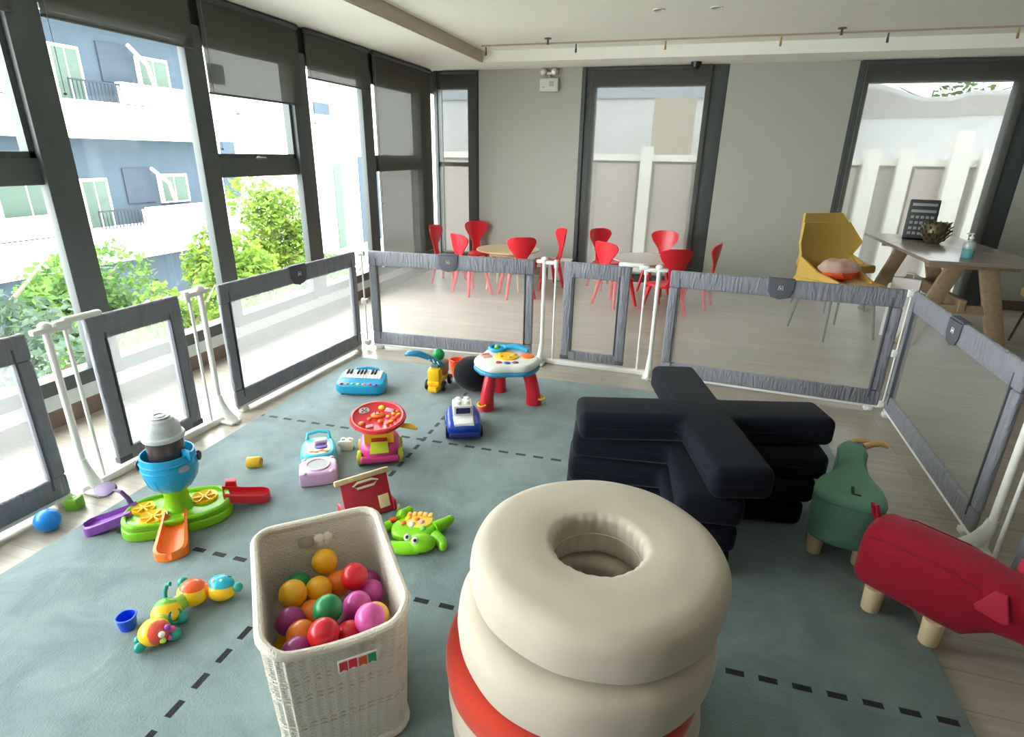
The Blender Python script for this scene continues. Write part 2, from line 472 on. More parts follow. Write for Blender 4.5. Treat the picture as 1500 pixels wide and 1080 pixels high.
# ------------------------------------------------------------------ ceiling fittings
tr = thing('light_rail', 'thin bronze rail with small hanging spotlights along the ceiling', 'ceiling light', (0, 6.28, ZT))
r = B(); r.box((.25, 0, -.007), (5.0, .014, .014)); obj('rail', r, mat('bronze_rail', (168, 150, 130), .5), tr)
for x in (-2.20, -1.26, -.40, .61, 1.46, 2.40):
    s = B(); s.cyl((x, 0, -.02), (x, 0, -.075), .007, n=12); s.cyl((x, 0, -.06), (x, -.006, -.095), .010, n=12)
    obj('spotlight', s, mat('brass', (176, 140, 80), .4, metal=.4) if x in (.61, -.40, 2.40) else M_DARK, tr)
for x, y, l in ((-1.49, 6.05, 'left of the two black ceiling sprinklers by the rail'), (1.06, 6.10, 'right of the two black ceiling sprinklers by the rail')):
    t = thing('sprinkler', l, 'sprinkler', (x, y, ZT))
    a = B(); a.cyl((0, 0, 0), (0, 0, -.008), .035); obj('collar', a, M_DARK, t)
    a = B(); a.cyl((0, 0, -.005), (0, 0, -.05), .009, n=12); a.cyl((0, 0, -.05), (0, 0, -.054), .016); obj('nozzle', a, M_DARK, t)
for x, y, l in ((-.40, 5.12, 'left of the two small round ceiling downlights'), (.02, 5.14, 'right of the two small round ceiling downlights')):
    t = thing('downlight', l, 'ceiling light', (x, y, ZT))
    a = B(); a.torus((0, 0, -.003), .042, .006); obj('trim_ring', a, mat('downlight_trim', (205, 203, 192), .5), t)
    a = B(); a.lathe([(.036, .0), (.034, -.002), (0, -.003)], 24); obj('lamp', a, mat('lamp_dark', (96, 92, 84), .4), t)
em = thing('emergency_light', 'white twin-headed emergency light high on the grey back wall', 'emergency light', (-1.725, YB, 2.15))
a = B(); a.box((0, -.035, .07), (.215, .07, .14), bev=.008); bx = obj('battery_box', a, mat('offwhite_box', (208, 206, 200), .5), em)
a = B(); a.box((.035, -.073, .08), (.05, .006, .05), bev=.002); obj('indicator_panel', a, mat('grey_panel', (165, 165, 162), .4), bx)
for x in (-.07, -.045):
    a = B(); a.sphere((x, -.071, .045), .006, n=8); obj('indicator_lamp', a, mat('grey_panel', (165, 165, 162), .4), bx)
a = B(); a.cyl((0, -.035, .14), (0, -.035, .175), .012); a.box((0, -.035, .195), (.16, .03, .03), bev=.005); obj('bracket', a, mat('offwhite_box', (208, 206, 200), .5), em)
for sx in (-1, 1):
    a = B(); a.lathe([(0, .03), (.03, .026), (.042, .0), (.04, -.02), (0, -.024)], 20, (sx*.065, -.06, .205), RX(pi/2+.15)); h = obj('lamp_head', a, mat('offwhite_box', (208, 206, 200), .5), em)
    a = B(); a.sphere((sx*.065, -.093, .20), .026, (1, .4, 1), n=14); obj('lens', a, mat('clear_lens', (232, 236, 236), .1), h)
cm = thing('security_camera', 'black dome security camera under the ceiling edge', 'camera', (-.11, 6.98, ZC))
a = B(); a.cyl((0, 0, 0), (0, 0, -.035), .055, .05); obj('housing', a, M_BLACK, cm)
a = B(); a.sphere((0, 0, -.036), .042, (1, 1, .9)); obj('dome', a, mat('smoked_dome', (40, 44, 50), .08), cm)

# ------------------------------------------------------------------ carpet
CA = .0194
c0 = Vector((-1.220, 2.472, 0))
cp = B(); cp.box((.54, -1.0, .009), (3.115, 4.16, .018), bev=.006)
tag(obj('play_mat', cp, carpet_mat(), None, c0, CA), 'large teal grey play mat with black dashed lines on the plank floor', 'play mat')
ZM = .018

# ------------------------------------------------------------------ mesh fence and gates
FH = .765
def fence_panel(p0, p1, label, flap=True, flapdir=1):
    p0, p1 = Vector(p0), Vector(p1); d = p1-p0; Ln = d.length
    t = thing('fence_panel', label, 'fence panel', (p0.x, p0.y, 0), heading(d.x, d.y))
    zb = .035
    for nm, c, s in (('top_sleeve', (Ln/2, 0, FH-.055), (Ln, .03, .11)), ('bottom_sleeve', (Ln/2, 0, zb+.05), (Ln, .026, .10)),
                     ('side_sleeve', (.03, 0, (FH-.11+zb+.1)/2), (.06, .028, FH-.11-zb-.1)), ('side_sleeve', (Ln-.03, 0, (FH-.11+zb+.1)/2), (.06, .028, FH-.11-zb-.1))):
        a = B(); a.box(c, s, bev=.011, seg=3)
        o = obj(nm, a, M_FABRIC, t)
        if nm == 'top_sleeve': top = o
    a = B(); a.quad((.05, 0, zb+.09), (Ln-.05, 0, zb+.09), (Ln-.05, 0, FH-.10), (.05, 0, FH-.10)); obj('net', a, M_MESH, t, smooth=0)
    a = B(); a.cyl((0, 0, zb-.008), (Ln, 0, zb-.008), .010, n=10)
    for x in (.05, Ln-.05): a.box((x, 0, .014), (.05, .05, .028), bev=.006)
    obj('base_bar', a, M_WHITEMETAL, t)
    for x in (.064, Ln-.064):
        a = B(); a.box((x, 0, (FH+zb)/2), (.007, .034, FH-zb-.10)); obj('piping', a, M_FABRICD, t)
    if flap:
        xm = Ln*.5
        a = B()
        for sy in (flapdir,):
            a.prism([(-.075, .0), (.075, .0), (.072, -.07), (.05, -.105), (0, -.118), (-.05, -.105), (-.072, -.07)], -.004, .004, bev=.003, c=(xm, sy*.0195, FH-.005), rot=RX(pi/2))
        a.box((xm, 0, FH+.001), (.15, .036, .010), bev=.003)
        fl = obj('latch_flap', a, M_FABRICD, t)
        a = B(); y = flapdir*.0245
        a.tube([(xm-.014, y, FH-.062), (xm+.014, y, FH-.062), (xm+.009, y, FH-.038), (xm-.009, y, FH-.038)], .0022, n=6, closed=True)
        a.sphere((xm, y, FH-.052), .005, n=8)
        obj('emblem', a, M_WHITEPL, fl)
    return t
def gate(p0, p1, label, door=(.19, .68), inward=1, gaps=(.085, .085), latch=1):
    p0, p1 = Vector(p0), Vector(p1); d = p1-p0; Ln = d.length
    t = thing('safety_gate', label, 'gate', (p0.x, p0.y, 0), heading(d.x, d.y))
    a = B(); a.box((Ln/2, 0, .018), (Ln, .035, .036), bev=.006); obj('threshold', a, M_WHITEMETAL, t)
    x0, x1 = .04, Ln-.04
    for x in (x0, x1):
        a = B(); a.cyl((x, 0, .03), (x, 0, FH-.01), .0145, n=16); obj('post', a, M_WHITEMETAL, t)
    for x in (x0+gaps[0], x1-gaps[1]):
        a = B(); a.cyl((x, 0, .03), (x, 0, FH-.02), .008, n=12); obj('bar', a, M_WHITEMETAL, t)
    # corner caps and hinge blocks on top
    for x, sgn in ((x0, 1), (x1, -1)):
        a = B()
        a.box((x-sgn*.02, 0, FH-.012), (.075, .034, .026), bev=.009); a.box((x+sgn*.05, 0, FH-.016), (.09, .03, .028), bev=.010)
        a.sphere((x, 0, FH+.004), .024, (1.1, 1, .8), n=16); a.cyl((x+sgn*.085, 0, FH-.05), (x+sgn*.085, 0, FH+.006), .015, n=14)
        obj('hinge_cap', a, M_WHITEPL, t)
    dx0, dx1 = door
    dr = B(); w_ = dx1-dx0
    dr.box((w_/2, 0, FH-.055), (w_, .03, .11), bev=.011, seg=3)
    dr.box((w_/2, 0, .085), (w_, .03, .07), bev=.011, seg=3)
    for x in (.034, w_-.034): dr.box((x, 0, FH/2), (.068, .032, FH-.12), bev=.011, seg=3)
    dd = obj('door_sleeve', dr, M_FABRIC, t); dd.location = (dx0, 0, 0)
    a = B(); a.quad((.05, 0, .10), (w_-.05, 0, .10), (w_-.05, 0, FH-.10), (.05, 0, FH-.10)); obj('net', a, M_MESH, dd, smooth=0)
    for x in (.072, w_-.072):
        a = B(); a.box((x, 0, FH/2+.02), (.007, .036, FH-.20)); obj('piping', a, M_FABRICD, dd)
    for x in (.03, w_-.03):
        a = B(); a.box((x, 0, .07), (.064, .036, .03), bev=.004); obj('corner_patch', a, M_FABRICD, dd)
    lx = w_ if latch > 0 else 0
    a = B(); a.box((lx-latch*.0, 0, FH+.008), (.17, .032, .030), bev=.013, seg=3); a.box((lx+latch*.085, 0, FH-.002), (.07, .036, .036), bev=.012)
    obj('latch_handle', a, M_WHITEPL, dd)
    # splayed foot
    for x, sgn in ((x0, 1), (x1, -1)):
        a = B(); a.tube([(x, 0, .16), (x, -inward*.004, .12), (x, -inward*.03, .06), (x, -inward*.085, .016), (x, -inward*.11, .012)], [.020, .026, .032, .030, .014], n=14, flat=.75)
        a.box((x, -inward*.045, .010), (.075, .12, .018), bev=.008)
        obj('foot', a, M_WHITEPL, t)
    return t
def LX(y): return -2.352+.0448*(y-3.748)
fence_panel((LX(.14), .14, 0), (LX(1.50), 1.50, 0), 'grey mesh fence panel cut off by the left picture edge', flap=False, flapdir=-1)
gate((LX(1.54), 1.54, 0), (LX(2.385), 2.385, 0), 'white framed mesh gate on the window side behind the ball popper', door=(.190, .665), inward=1, gaps=(.072, .072), latch=-1)
fence_panel((LX(2.455), 2.455, 0), (LX(3.745), 3.745, 0), 'grey mesh fence panel between window side gate and far left corner', flapdir=-1)
fence_panel((-2.275, 3.815, 0), (-1.005, 3.905, 0), 'grey mesh fence panel in front of the left round table', flapdir=-1)
gate((-.975, 3.92, 0), (-.105, 3.90, 0), 'white framed mesh gate in the middle of the back fence', door=(.185, .645), inward=1)
fence_panel((-.068, 3.855, 0), (1.255, 3.752, 0), 'grey mesh fence panel behind the navy cross cushions', flapdir=-1)
fence_panel((1.288, 3.715, 0), (1.255, 2.405, 0), 'grey mesh fence panel on the right beside the trestle table', flapdir=-1)
gate((1.262, 2.36, 0), (1.245, 1.42, 0), 'white framed mesh gate at the right picture edge', door=(.25, .74), inward=1)
# plastic joints between panels at the corners
for x, y, l in ((-2.315, 3.785, 'white plastic hinge joint at the far left fence corner'), (1.278, 3.742, 'white plastic hinge joint at the far right fence corner')):
    t = thing('hinge_joint', l, 'fence joint', (x, y, 0))
    a = B(); a.cyl((0, 0, .02), (0, 0, FH+.004), .006, n=12); obj('pin', a, M_WHITEMETAL, t)
    for z in (.05, .38, FH-.02):
        a = B(); a.box((0, 0, z), (.050, .034, .034), bev=.006); a.cyl((-.012, 0, z-.02), (-.012, 0, z+.02), .013, n=12); a.cyl((.014, 0, z-.02), (.014, 0, z+.02), .011, n=12)
        obj('clip', a, M_WHITEPL, t)

# ------------------------------------------------------------------ ring cushions
def velvet(name, rgb, s=.35): return mat(name, rgb, .85, bump=.10, bscale=26, var=.05, vscale=6, sheen=s, spec=.2)
V_BEIGE = velvet('beige_velvet', (192, 181, 165), .2); V_RED = velvet('red_velvet', (188, 56, 38)); V_NAVY = velvet('navy_velvet', (10, 15, 26), .06)
M_SEAMB = mat('beige_piping', (200, 189, 173), .8)
def ring_cushion(x, y, z, R, r, h, m, seam, label, rz=0):
    t = thing('ring_cushion', label, 'cushion', (x, y, z), rz)
    prof = []
    n = 8; e = h*.31; ei = h*.17
    def arc(cx, cz, rx, rz_, a0, a1):
        for k in range(n+1):
            a = a0+(a1-a0)*k/n; prof.append((cx+rx*cos(a), cz+rz_*sin(a)))
    prof.append((R+.003, h*.5))
    arc(R-e*1.25, h*.965-e, e*1.25, e, .10, pi/2)
    for f in (.3, .55, .75): prof.append((R-e*1.25+(r+ei-R+e*1.25)*f, h*(.965+.03*sin(pi*f))))
    arc(r+ei, h*.95-ei, ei, ei, pi/2, pi)
    prof.append((r+.004, h*.5))
    arc(r+ei, ei, ei, ei, pi, 3*pi/2)
    arc(R-e*.8, e*.8, e*.8, e*.8, -pi/2, -.10)
    a = B(); a.lathe(prof, 180, closed=True)
    # slight sag and pucker so that it reads as a stuffed cover
    for v in a.bm.verts:
        th = math.atan2(v.co.y, v.co.x); rr = sqrt(v.co.x**2+v.co.y**2)
        k = .0012*sin(5*th+rz)+.0007*sin(11*th+2)
        if rr < r+ei*.5: k += .0011*sin(26*th)
        f = (rr+k)/rr; v.co.x *= f; v.co.y *= f; v.co.z += .0012*sin(3*th+rz*2)*(v.co.z/h)
    obj('cover', a, m, t, smooth=60)
    for rad, zz in ((r+.001, h*.5), (R-.001, h*.5)):
        a = B(); a.torus((0, 0, zz), rad, .0018, n=120, m=6); obj('seam', a, seam, t)
    return t
ring_cushion(-.150, 1.125, ZM, .318, .115, .106, V_BEIGE, M_SEAMB, 'beige velvet ring cushion lying on the mat at the foot of the ring stack', .3)
ring_cushion(-.150, 1.110, ZM+.109, .316, .115, .102, V_BEIGE, M_SEAMB, 'beige velvet ring cushion just below the red one', .9)
ring_cushion(-.158, 1.100, ZM+.214, .311, .115, .112, V_RED, mat('red_piping', (170, 48, 34), .8), 'red velvet ring cushion, the only red one in the stack', 1.1)
ring_cushion(-.129, 1.090, ZM+.329, .303, .113, .142, V_BEIGE, M_SEAMB, 'beige velvet ring cushion lying directly on the red one', 2.0)
ring_cushion(-.113, 1.112, ZM+.474, .295, .105, .130, V_BEIGE, M_SEAMB, 'beige velvet ring cushion on top of the stack', 2.9)

# ------------------------------------------------------------------ navy cross cushions
def smooth_poly2(P):
    Q = []
    for i in range(len(P)):
        a, b = Vector(P[i]), Vector(P[(i+1) % len(P)]); d = (b-a).normalized()*.034; Q += [tuple(a+d), tuple(b-d)]
    return Q
def cross_cushion(x, y, z, ang, L, Wd, h, label):
    t = thing('cross_cushion', label, 'cushion', (x, y, z), ang)
    w2 = Wd/2
    P = [(w2, w2), (w2, L), (-w2, L), (-w2, w2), (-L, w2), (-L, -w2), (-w2, -w2), (-w2, -L), (w2, -L), (w2, -w2), (L, -w2), (L, w2)]
    a = B(); a.prism(P, .001, h-.001, bev=.034, seg=5, side=1)
    obj('cover', a, V_NAVY, t, smooth=50)
    s = B(); s.tube([(px*1.0, py*1.0, h*.5) for px, py in smooth_poly2(P)], .0012, n=6, closed=True)
    obj('seam', s, mat('navy_piping', (12, 17, 29), .8), t)
    return t
NC = (.115, 2.275)
cross_cushion(NC[0]-.02, NC[1]+.02, ZM, radians(9), .49, .235, .118, 'navy velvet cross cushion at the bottom of the stack, on the mat')
cross_cushion(NC[0]-.005, NC[1]+.015, ZM+.118, radians(8), .50, .235, .118, 'navy velvet cross cushion second from the bottom')
cross_cushion(NC[0]+.015, NC[1]+.01, ZM+.236, radians(7), .505, .225, .118, 'navy velvet cross cushion just below the topmost one')
cross_cushion(NC[0]+.03, NC[1]+.005, ZM+.354, radians(15.5), .51, .21, .122, 'navy velvet cross cushion on top of the stack')

# ------------------------------------------------------------------ animal stools
M_LEG = wood_mat('pale_beech', (214, 188, 146), (228, 206, 168), (20, 20, 3))
V_MINT = mat('sage_felt', (98, 142, 124), .9, bump=.12, bscale=120, var=.05, vscale=12, sheen=.15, spec=.2)
V_CRIM = mat('crimson_felt', (158, 28, 48), .9, bump=.12, bscale=120, var=.05, vscale=12, sheen=.12, spec=.2)
def smooth_poly(P, it=3):
    for _ in range(it):
        Q = []
        for i in range(len(P)):
            a, b = P[i], P[(i+1) % len(P)]
            Q += [(a[0]*.75+b[0]*.25, a[1]*.75+b[1]*.25), (a[0]*.25+b[0]*.75, a[1]*.25+b[1]*.75)]
        P = Q
    return P
ms = thing('animal_stool', 'sage green animal stool with pale horns beside the navy cross cushions', 'stool', (.712, 2.165, ZM), -.22)
body = smooth_poly([(-.122, -.15), (.112, -.15), (.116, .01), (.060, .12), (.048, .26), (.066, .37), (.0, .46), (-.060, .37), (-.044, .26), (-.058, .12), (-.126, .01)], 3)
a = B(); a.prism(body, .085, .285, bev=.022, seg=4); bd = obj('body', a, V_MINT, ms, smooth=50)
a = B(); a.tube([(p[0]*1.001, p[1]*1.001, .263) for p in body[::2]], .003, n=6, closed=True); obj('seam', a, mat('sage_piping', (84, 124, 108), .9), bd)
a = B(); a.box((.0, -.045, .288), (.010, .045, .004), bev=.001); a.box((.012, -.075, .286), (.03, .008, .004)); obj('tag_slit', a, mat('dark_green_thread', (30, 50, 44), .9), bd)
for x, y in ((-.082, -.075), (.074, -.075), (-.074, .05), (.074, .05)):
    a = B(); a.cyl((x, y, 0), (x, y, .095), .027, .030, n=20, bev=.004); obj('leg', a, M_LEG, ms)
M_HORN = mat('tan_felt', (206, 172, 118), .9)
for sx in (-1, 1):
    a = B(); a.tube([(sx*.025+.02, .41, .27), (sx*.030+.045, .425, .285), (sx*.032+.075, .43, .292), (sx*.03+.105, .43, .285)], [.015, .014, .013, .009], n=10); obj('horn', a, M_HORN, ms)

es = thing('animal_stool', 'crimson elephant stool with wooden legs at the right picture edge', 'stool', (.875, 1.822, ZM), radians(-37))
es.scale = (.94, .94, .92)
# body: swept cross-sections along local +x (towards the head)
def loft(secs, n=24, p=2.6):
    t = bmesh.new(); rings = []
    for (x, zc, hw, hh, yo) in secs:
        rg = []
        for k in range(n):
            a_ = 2*pi*k/n; ca, sa = cos(a_), sin(a_)
            rg.append(t.verts.new((x, yo+hw*math.copysign(abs(ca)**(2/p), ca), zc+hh*math.copysign(abs(sa)**(2/p), sa))))
        rings.append(rg)
    for a_, b_ in zip(rings[:-1], rings[1:]):
        for k in range(n): t.faces.new([a_[k], a_[(k+1) % n], b_[(k+1) % n], b_[k]])
    t.faces.new(rings[0][::-1]); t.faces.new(rings[-1])
    bmesh.ops.recalc_face_normals(t, faces=t.faces[:])
    return t
a = B(); a.add(loft([(-.195, .21, .07, .085, 0), (-.19, .21, .10, .115, 0), (-.165, .21, .118, .128, 0), (-.05, .212, .122, .130, 0), (.08, .212, .122, .130, 0), (.14, .21, .118, .126, 0),
                     (.175, .222, .104, .108, 0), (.21, .236, .098, .092, 0), (.255, .234, .088, .084, 0), (.29, .222, .072, .078, 0), (.315, .190, .052, .070, 0), (.335, .150, .040, .056, 0), (.36, .118, .033, .042, 0), (.395, .100, .029, .032, 0), (.43, .098, .024, .026, 0), (.45, .105, .019, .020, 0)], p=3.2))
ebd = obj('body', a, V_CRIM, es, smooth=60)
a = B()
for s in (-1, 1): a.tube([(x, s*.1215*k, z) for x, z, k in ((-.175, .30, .86), (-.10, .318, .88), (.06, .318, .88), (.15, .300, .86))], .003, n=6)
obj('seam', a, mat('crimson_piping', (140, 24, 42), .9), ebd)
for s in (-1, 1):
    a = B()
    if s < 0: a.prism([(-.014, 0), (.016, 0), (.044, -.080), (.028, -.090), (-.040, -.084), (-.048, -.070)], -.006, .006, bev=.004, c=(.200, -.100, .322), rot=RX(pi/2 - .24))
    else: a.sphere((.215, .105, .325), .046, (.55, .9, 1.1), RX(-.5), n=20); a.sphere((.245, .100, .335), .030, (.3, .8, 1.1), RX(-.5), n=16)
    obj('ear', a, mat('crimson_ear', (176, 34, 58), .9), es)
for x, y in ((-.115, -.075), (.07, -.075), (-.115, .075), (.07, .075)):
    a = B(); a.cyl((x, y, 0), (x, y, .10), .029, .033, n=20, bev=.004); obj('leg', a, M_LEG, es)
a = B(); a.tube([(-.19, .02, .30), (-.215, .03, .325), (-.225, .03, .355), (-.205, .02, .36), (-.192, .012, .325), (-.19, .01, .30)], .0075, n=8); obj('tail_loop', a, V_CRIM, es)
for s in (-1, 1):
    a = B(); a.tube([(.31, s*.045, .165), (.335, s*.07, .150), (.365, s*.08, .155)], [.011, .010, .004], n=10); obj('tusk', a, mat('white_felt', (226, 222, 212), .9), es)

# ------------------------------------------------------------------ wicker basket with balls
BA = .717
bk = thing('ball_basket', 'white wicker basket full of coloured balls in the foreground', 'basket', (-.787, 1.006, ZM), BA)
# local x: along its short front (image left-right), local y: towards the back
def rounded_rect(hx, hy, r, n=9):
    P = []
    for cx, cy, a0 in ((hx-r, hy-r, 0), (-hx+r, hy-r, pi/2), (-hx+r, -hy+r, pi), (hx-r, -hy+r, 3*pi/2)):
        for k in range(n): P.append((cx+r*cos(a0+pi/2*k/(n-1)), cy+r*sin(a0+pi/2*k/(n-1))))
    return P
def resample(P, m):
    P = P+[P[0]]; ds = [0]
    for a_, b_ in zip(P[:-1], P[1:]): ds.append(ds[-1]+math.hypot(b_[0]-a_[0], b_[1]-a_[1]))
    out = []; j = 0
    for k in range(m):
        t = ds[-1]*k/m
        while ds[j+1] < t: j += 1
        f = (t-ds[j])/(ds[j+1]-ds[j]); out.append((P[j][0]+(P[j+1][0]-P[j][0])*f, P[j][1]+(P[j+1][1]-P[j][1])*f))
    return out, ds[-1]
NB = 240; RIMH = .430
def bulge(P, hx, hy, q): return [(x, y-q*max(0, 1-(x/hx)**2)*(y < -hy*.5)*min(1, (-y-hy*.5)/(hy*.45))) for x, y in P]
top, per = resample(bulge(rounded_rect(.168, .212, .050, 20), .168, .212, .040), NB); bot, _ = resample(rounded_rect(.150, .188, .050), NB)
def rimz(x, y): # high at both ends, dips along the sides
    return RIMH+.010*(y/.212)-.008*cos(pi*y/.424)-.026*max(0, 1-(x/.168)**2)*min(1, max(0, -y/.212))**4
def basket_wall(inset, sgn):
    t = bmesh.new(); uvl = t.loops.layers.uv.new('UVMap'); rings = []; NZ = 30
    for j in range(NZ+1):
        f = j/NZ; rg = []
        for k in range(NB):
            x = bot[k][0]*(1-f)+top[k][0]*f; y = bot[k][1]*(1-f)+top[k][1]*f
            L_ = math.hypot(x, y)
            rib = .0034*sin(pi*k/2)*sgn if sgn > 0 else .0016*sin(2*pi*k/4+pi*(j % 2))
            q = (L_-inset+rib)/L_
            rg.append(t.verts.new((x*q, y*q, .004+f*(rimz(x, y)-.004))))
        rings.append(rg)
    for j in range(NZ):
        for k in range(NB):
            k2 = (k+1) % NB
            fc = t.faces.new([rings[j][k], rings[j][k2], rings[j+1][k2], rings[j+1][k]])
            for lp, (kk, jj) in zip(fc.loops, ((k, j), (k+1, j), (k+1, j+1), (k, j+1))):
                lp[uvl].uv = (kk*per/NB, jj*.44/NZ)
    return t
a = B(); a.add(basket_wall(0, 1)); a.add(basket_wall(.010, -1)); a.prism([(x*.96, y*.96) for x, y in bot[::6]], .0, .012)
M_WICK = weave_mat()
M_WICKP = mat('white_wicker_rim', (222, 214, 200), .5, bump=.5, bscale=220)
# the two thin shells keep their weave coordinates
me = bpy.data.meshes.new('woven_wall'); a.bm.to_mesh(me); a.bm.free()
for p in me.polygons: p.use_smooth = True
me.materials.append(M_WICK)
wo = bpy.data.objects.new('woven_wall', me); COL.objects.link(wo); wo.parent = bk
a = B(); a.tube([(x*.985, y*.985, rimz(x, y)) for x, y in top[::3]], .0115, n=10, closed=True); obj('rim', a, M_WICKP, bk)
a = B(); a.tube([(x*1.01, y*1.01, .012) for x, y in bot[::3]], .010, n=8, closed=True); obj('foot_braid', a, M_WICKP, bk)
for zz in (.15, .25, .31):
    a = B()
    for dz in (0, .014):
        f = (zz+dz)/RIMH
        a.tube([((bot[k][0]*(1-f)+top[k][0]*f)*1.008, (bot[k][1]*(1-f)+top[k][1]*f)*1.008, zz+dz+.0015*sin(k*1.57)) for k in range(0, NB, 3)], .0020, n=6, closed=True)
    obj('woven_band', a, M_WICKP, bk)
tg = B(); tg.box((.03, -.2485, .352), (.088, .004, .034), bev=.001); tgo = obj('sticker', tg, M_WHITEPL, bk)
for i, (dx, m_) in enumerate(((-.032, (210, 36, 52)), (-.011, (210, 36, 52)), (.011, (206, 84, 40)), (.032, (20, 140, 84)))):
    a = B(); a.prism([(-.009, -.013), (.0, -.009), (.009, -.014), (.009, .013), (-.009, .012)], -.001, .001, c=(.03+dx, -.2515, .352+(.001 if i % 2 else 0)), rot=RX(pi/2)); obj('flag', a, plastic('sticker_%d' % i, m_), tgo)
a = B(); a.box((-.035, .193, .385), (.042, .003, .032), rot=None, bev=.001); obj('label_card', a, mat('grey_card', (182, 178, 172), .5), bk)
a = B()
for sx in (-1, 1): a.sphere((.012+sx*.012, .184, .394), .014, (1, .3, 1.1), n=12); a.sphere((.012+sx*.010, .184, .376), .009, (1, .3, 1.2), n=10)
obj('bow', a, M_WHITEPL, bk)

BALL = dict(yellow=(238, 178, 30), orange=(238, 128, 34), red=(214, 30, 44), green=(16, 132, 74), magenta=(196, 70, 156), purple=(146, 44, 116), pink=(222, 92, 170), dark=(120, 28, 84))
BR = .036
#  colour, world x, y, z, label  (filled from BALLS below)
BALLS = [
    ('pink', -0.616, 0.924, 0.410, 'pink ball at the front right corner of the basket'),
    ('red', -0.697, 0.854, 0.405, 'red ball frontmost in the basket against its front rim'),
    ('purple', -0.745, 0.815, 0.371, 'purple ball at the front left corner under the rim'),
    ('yellow', -0.636, 0.975, 0.362, 'yellow ball at the right wall of the basket'),
    ('orange', -0.781, 0.878, 0.351, 'orange ball between the purple ball and the front red ball'),
    ('green', -0.735, 0.927, 0.400, 'green ball in the middle of the basket'),
    ('yellow', -0.880, 1.122, 0.355, 'yellow ball highest and farthest back in the basket'),
    ('red', -0.760, 1.084, 0.365, 'bright red ball near the right back of the basket'),
    ('yellow', -0.882, 0.982, 0.360, 'yellow ball at the left side of the basket'),
    ('magenta', -0.703, 1.002, 0.355, 'magenta ball touching the right side of the green ball'),
    ('purple', -0.841, 0.914, 0.342, 'purple ball at the left wall below the yellow ball'),
    ('magenta', -0.723, 1.099, 0.306, 'magenta ball half hidden behind the bright red ball'),
    ('yellow', -0.849, 1.044, 0.330, 'yellow ball below the highest yellow ball'),
    ('orange', -0.833, 1.108, 0.302, 'amber ball wedged behind the bright red ball'),
    ('purple', -0.767, 1.154, 0.286, 'purple ball tucked under the right wall behind the red ball'),
    ('red', -0.665, 0.905, 0.359, 'red ball between the frontmost red ball and the pink ball'),
    ('dark', -0.737, 0.991, 0.292, 'dark magenta ball deep under the magenta ball'),
    ('orange', -0.828, 0.977, 0.312, 'orange ball half hidden left of the green ball'),
    ('yellow', -0.817, 1.003, 0.244, 'yellow ball peeking out beneath the green ball'),
    ('green', -0.921, 1.051, 0.318, 'green ball almost hidden behind the left yellow ball'),
    ('yellow', -0.846, 0.902, 0.272, 'yellow ball deep in the front left corner'),
]
ballmesh = {}
for colr, x, y, z, lab in BALLS:
    if colr not in ballmesh:
        a = B(); a.sphere((0, 0, 0), BR, n=28); o = obj('play_ball', a, plastic('ball_'+colr, BALL[colr], .3), None, (x, y, z)); ballmesh[colr] = o
    else:
        o = ballmesh[colr].copy(); COL.objects.link(o); o.location = (x, y, z)
    tag(o, lab, 'ball', 'balls in the wicker basket')

# ------------------------------------------------------------------ toys on the mat
P_GREEN = plastic('lime_plastic', (122, 190, 24)); P_BLUE = plastic('cyan_plastic', (22, 160, 212)); P_PURP = plastic('purple_plastic', (138, 74, 172))
P_ORANGE = plastic('orange_plastic', (246, 124, 40)); P_RED = plastic('red_plastic', (214, 40, 56)); P_YEL = plastic('yellow_plastic', (246, 196, 26))
P_PINK = plastic('pink_plastic', (216, 70, 140)); P_TEAL = plastic('teal_plastic', (30, 150, 140)); P_NAVY = plastic('royal_blue_plastic', (24, 62, 170))
P_GREY = plastic('light_grey_plastic', (190, 194, 200)); P_WHITE = M_WHITEPL; P_DKGREEN = plastic('dark_lime', (92, 160, 20))

# elephant ball popper
pp = thing('ball_popper', 'green and cyan ball popper toy with three coloured ramps by the window side gate', 'toy', (-1.865, 1.515, ZM), radians(43))
a = B(); st = smooth_poly([(-.20, -.10), (-.05, -.125), (.10, -.12), (.19, -.08), (.20, .04), (.15, .10), (0, .125), (-.14, .12), (-.205, .04)], 3)
a.prism(st, 0, .045, bev=.010); a.prism([(x*.97, y*.97) for x, y in st], .045, .062, bev=.006)
base = obj('base', a, P_GREEN, pp)
a = B(); a.tube([(x*.93, y*.93, .064) for x, y in st], .010, n=8, closed=True); obj('rim', a, P_GREEN, base)
for x, y, r in ((-.085, -.055, .050), (.095, .02, .050), (-.125, .03, .042)):
    a = B(); a.lathe([(0, .003), (r*.55, .005), (r*.85, .012), (r, .016), (r, .0), (0, .0)], 28, (x, y, .058))
    for k in range(6): a.box((x+r*.45*cos(k*pi/3), y+r*.45*sin(k*pi/3), .068), (r*.75, .005, .012), rot=k*pi/3)
    obj('swirl_tray', a, P_YEL, pp)
a = B(); a.lathe([(.062, .060), (.052, .075), (.045, .10), (.043, .14), (.050, .165), (.0, .165)], 32); obj('neck', a, P_GREEN, pp)
a = B(); a.lathe([(0, .155), (.045, .155), (.068, .165), (.088, .195), (.099, .235), (.101, .270), (.097, .30), (.097, .315), (.091, .315), (.089, .25), (.07, .205), (0, .20)], 48)
for zz in (.262, .288): a.torus((0, 0, zz), .100, .003, n=48)
for k in range(12): a.tube([(.099*cos(k*pi/6), .099*sin(k*pi/6), .238), (.089*cos(k*pi/6), .089*sin(k*pi/6), .197), (.07*cos(k*pi/6), .07*sin(k*pi/6), .168)], .002, n=6)
pot = obj('pot', a, P_BLUE, pp)
for s in (-1, 1):
    a = B(); a.sphere((s*.106, 0, .275), .018, (.6, 1, 1.2)); obj('ear_peg', a, plastic('dark_plum', (66, 50, 72)), pot)
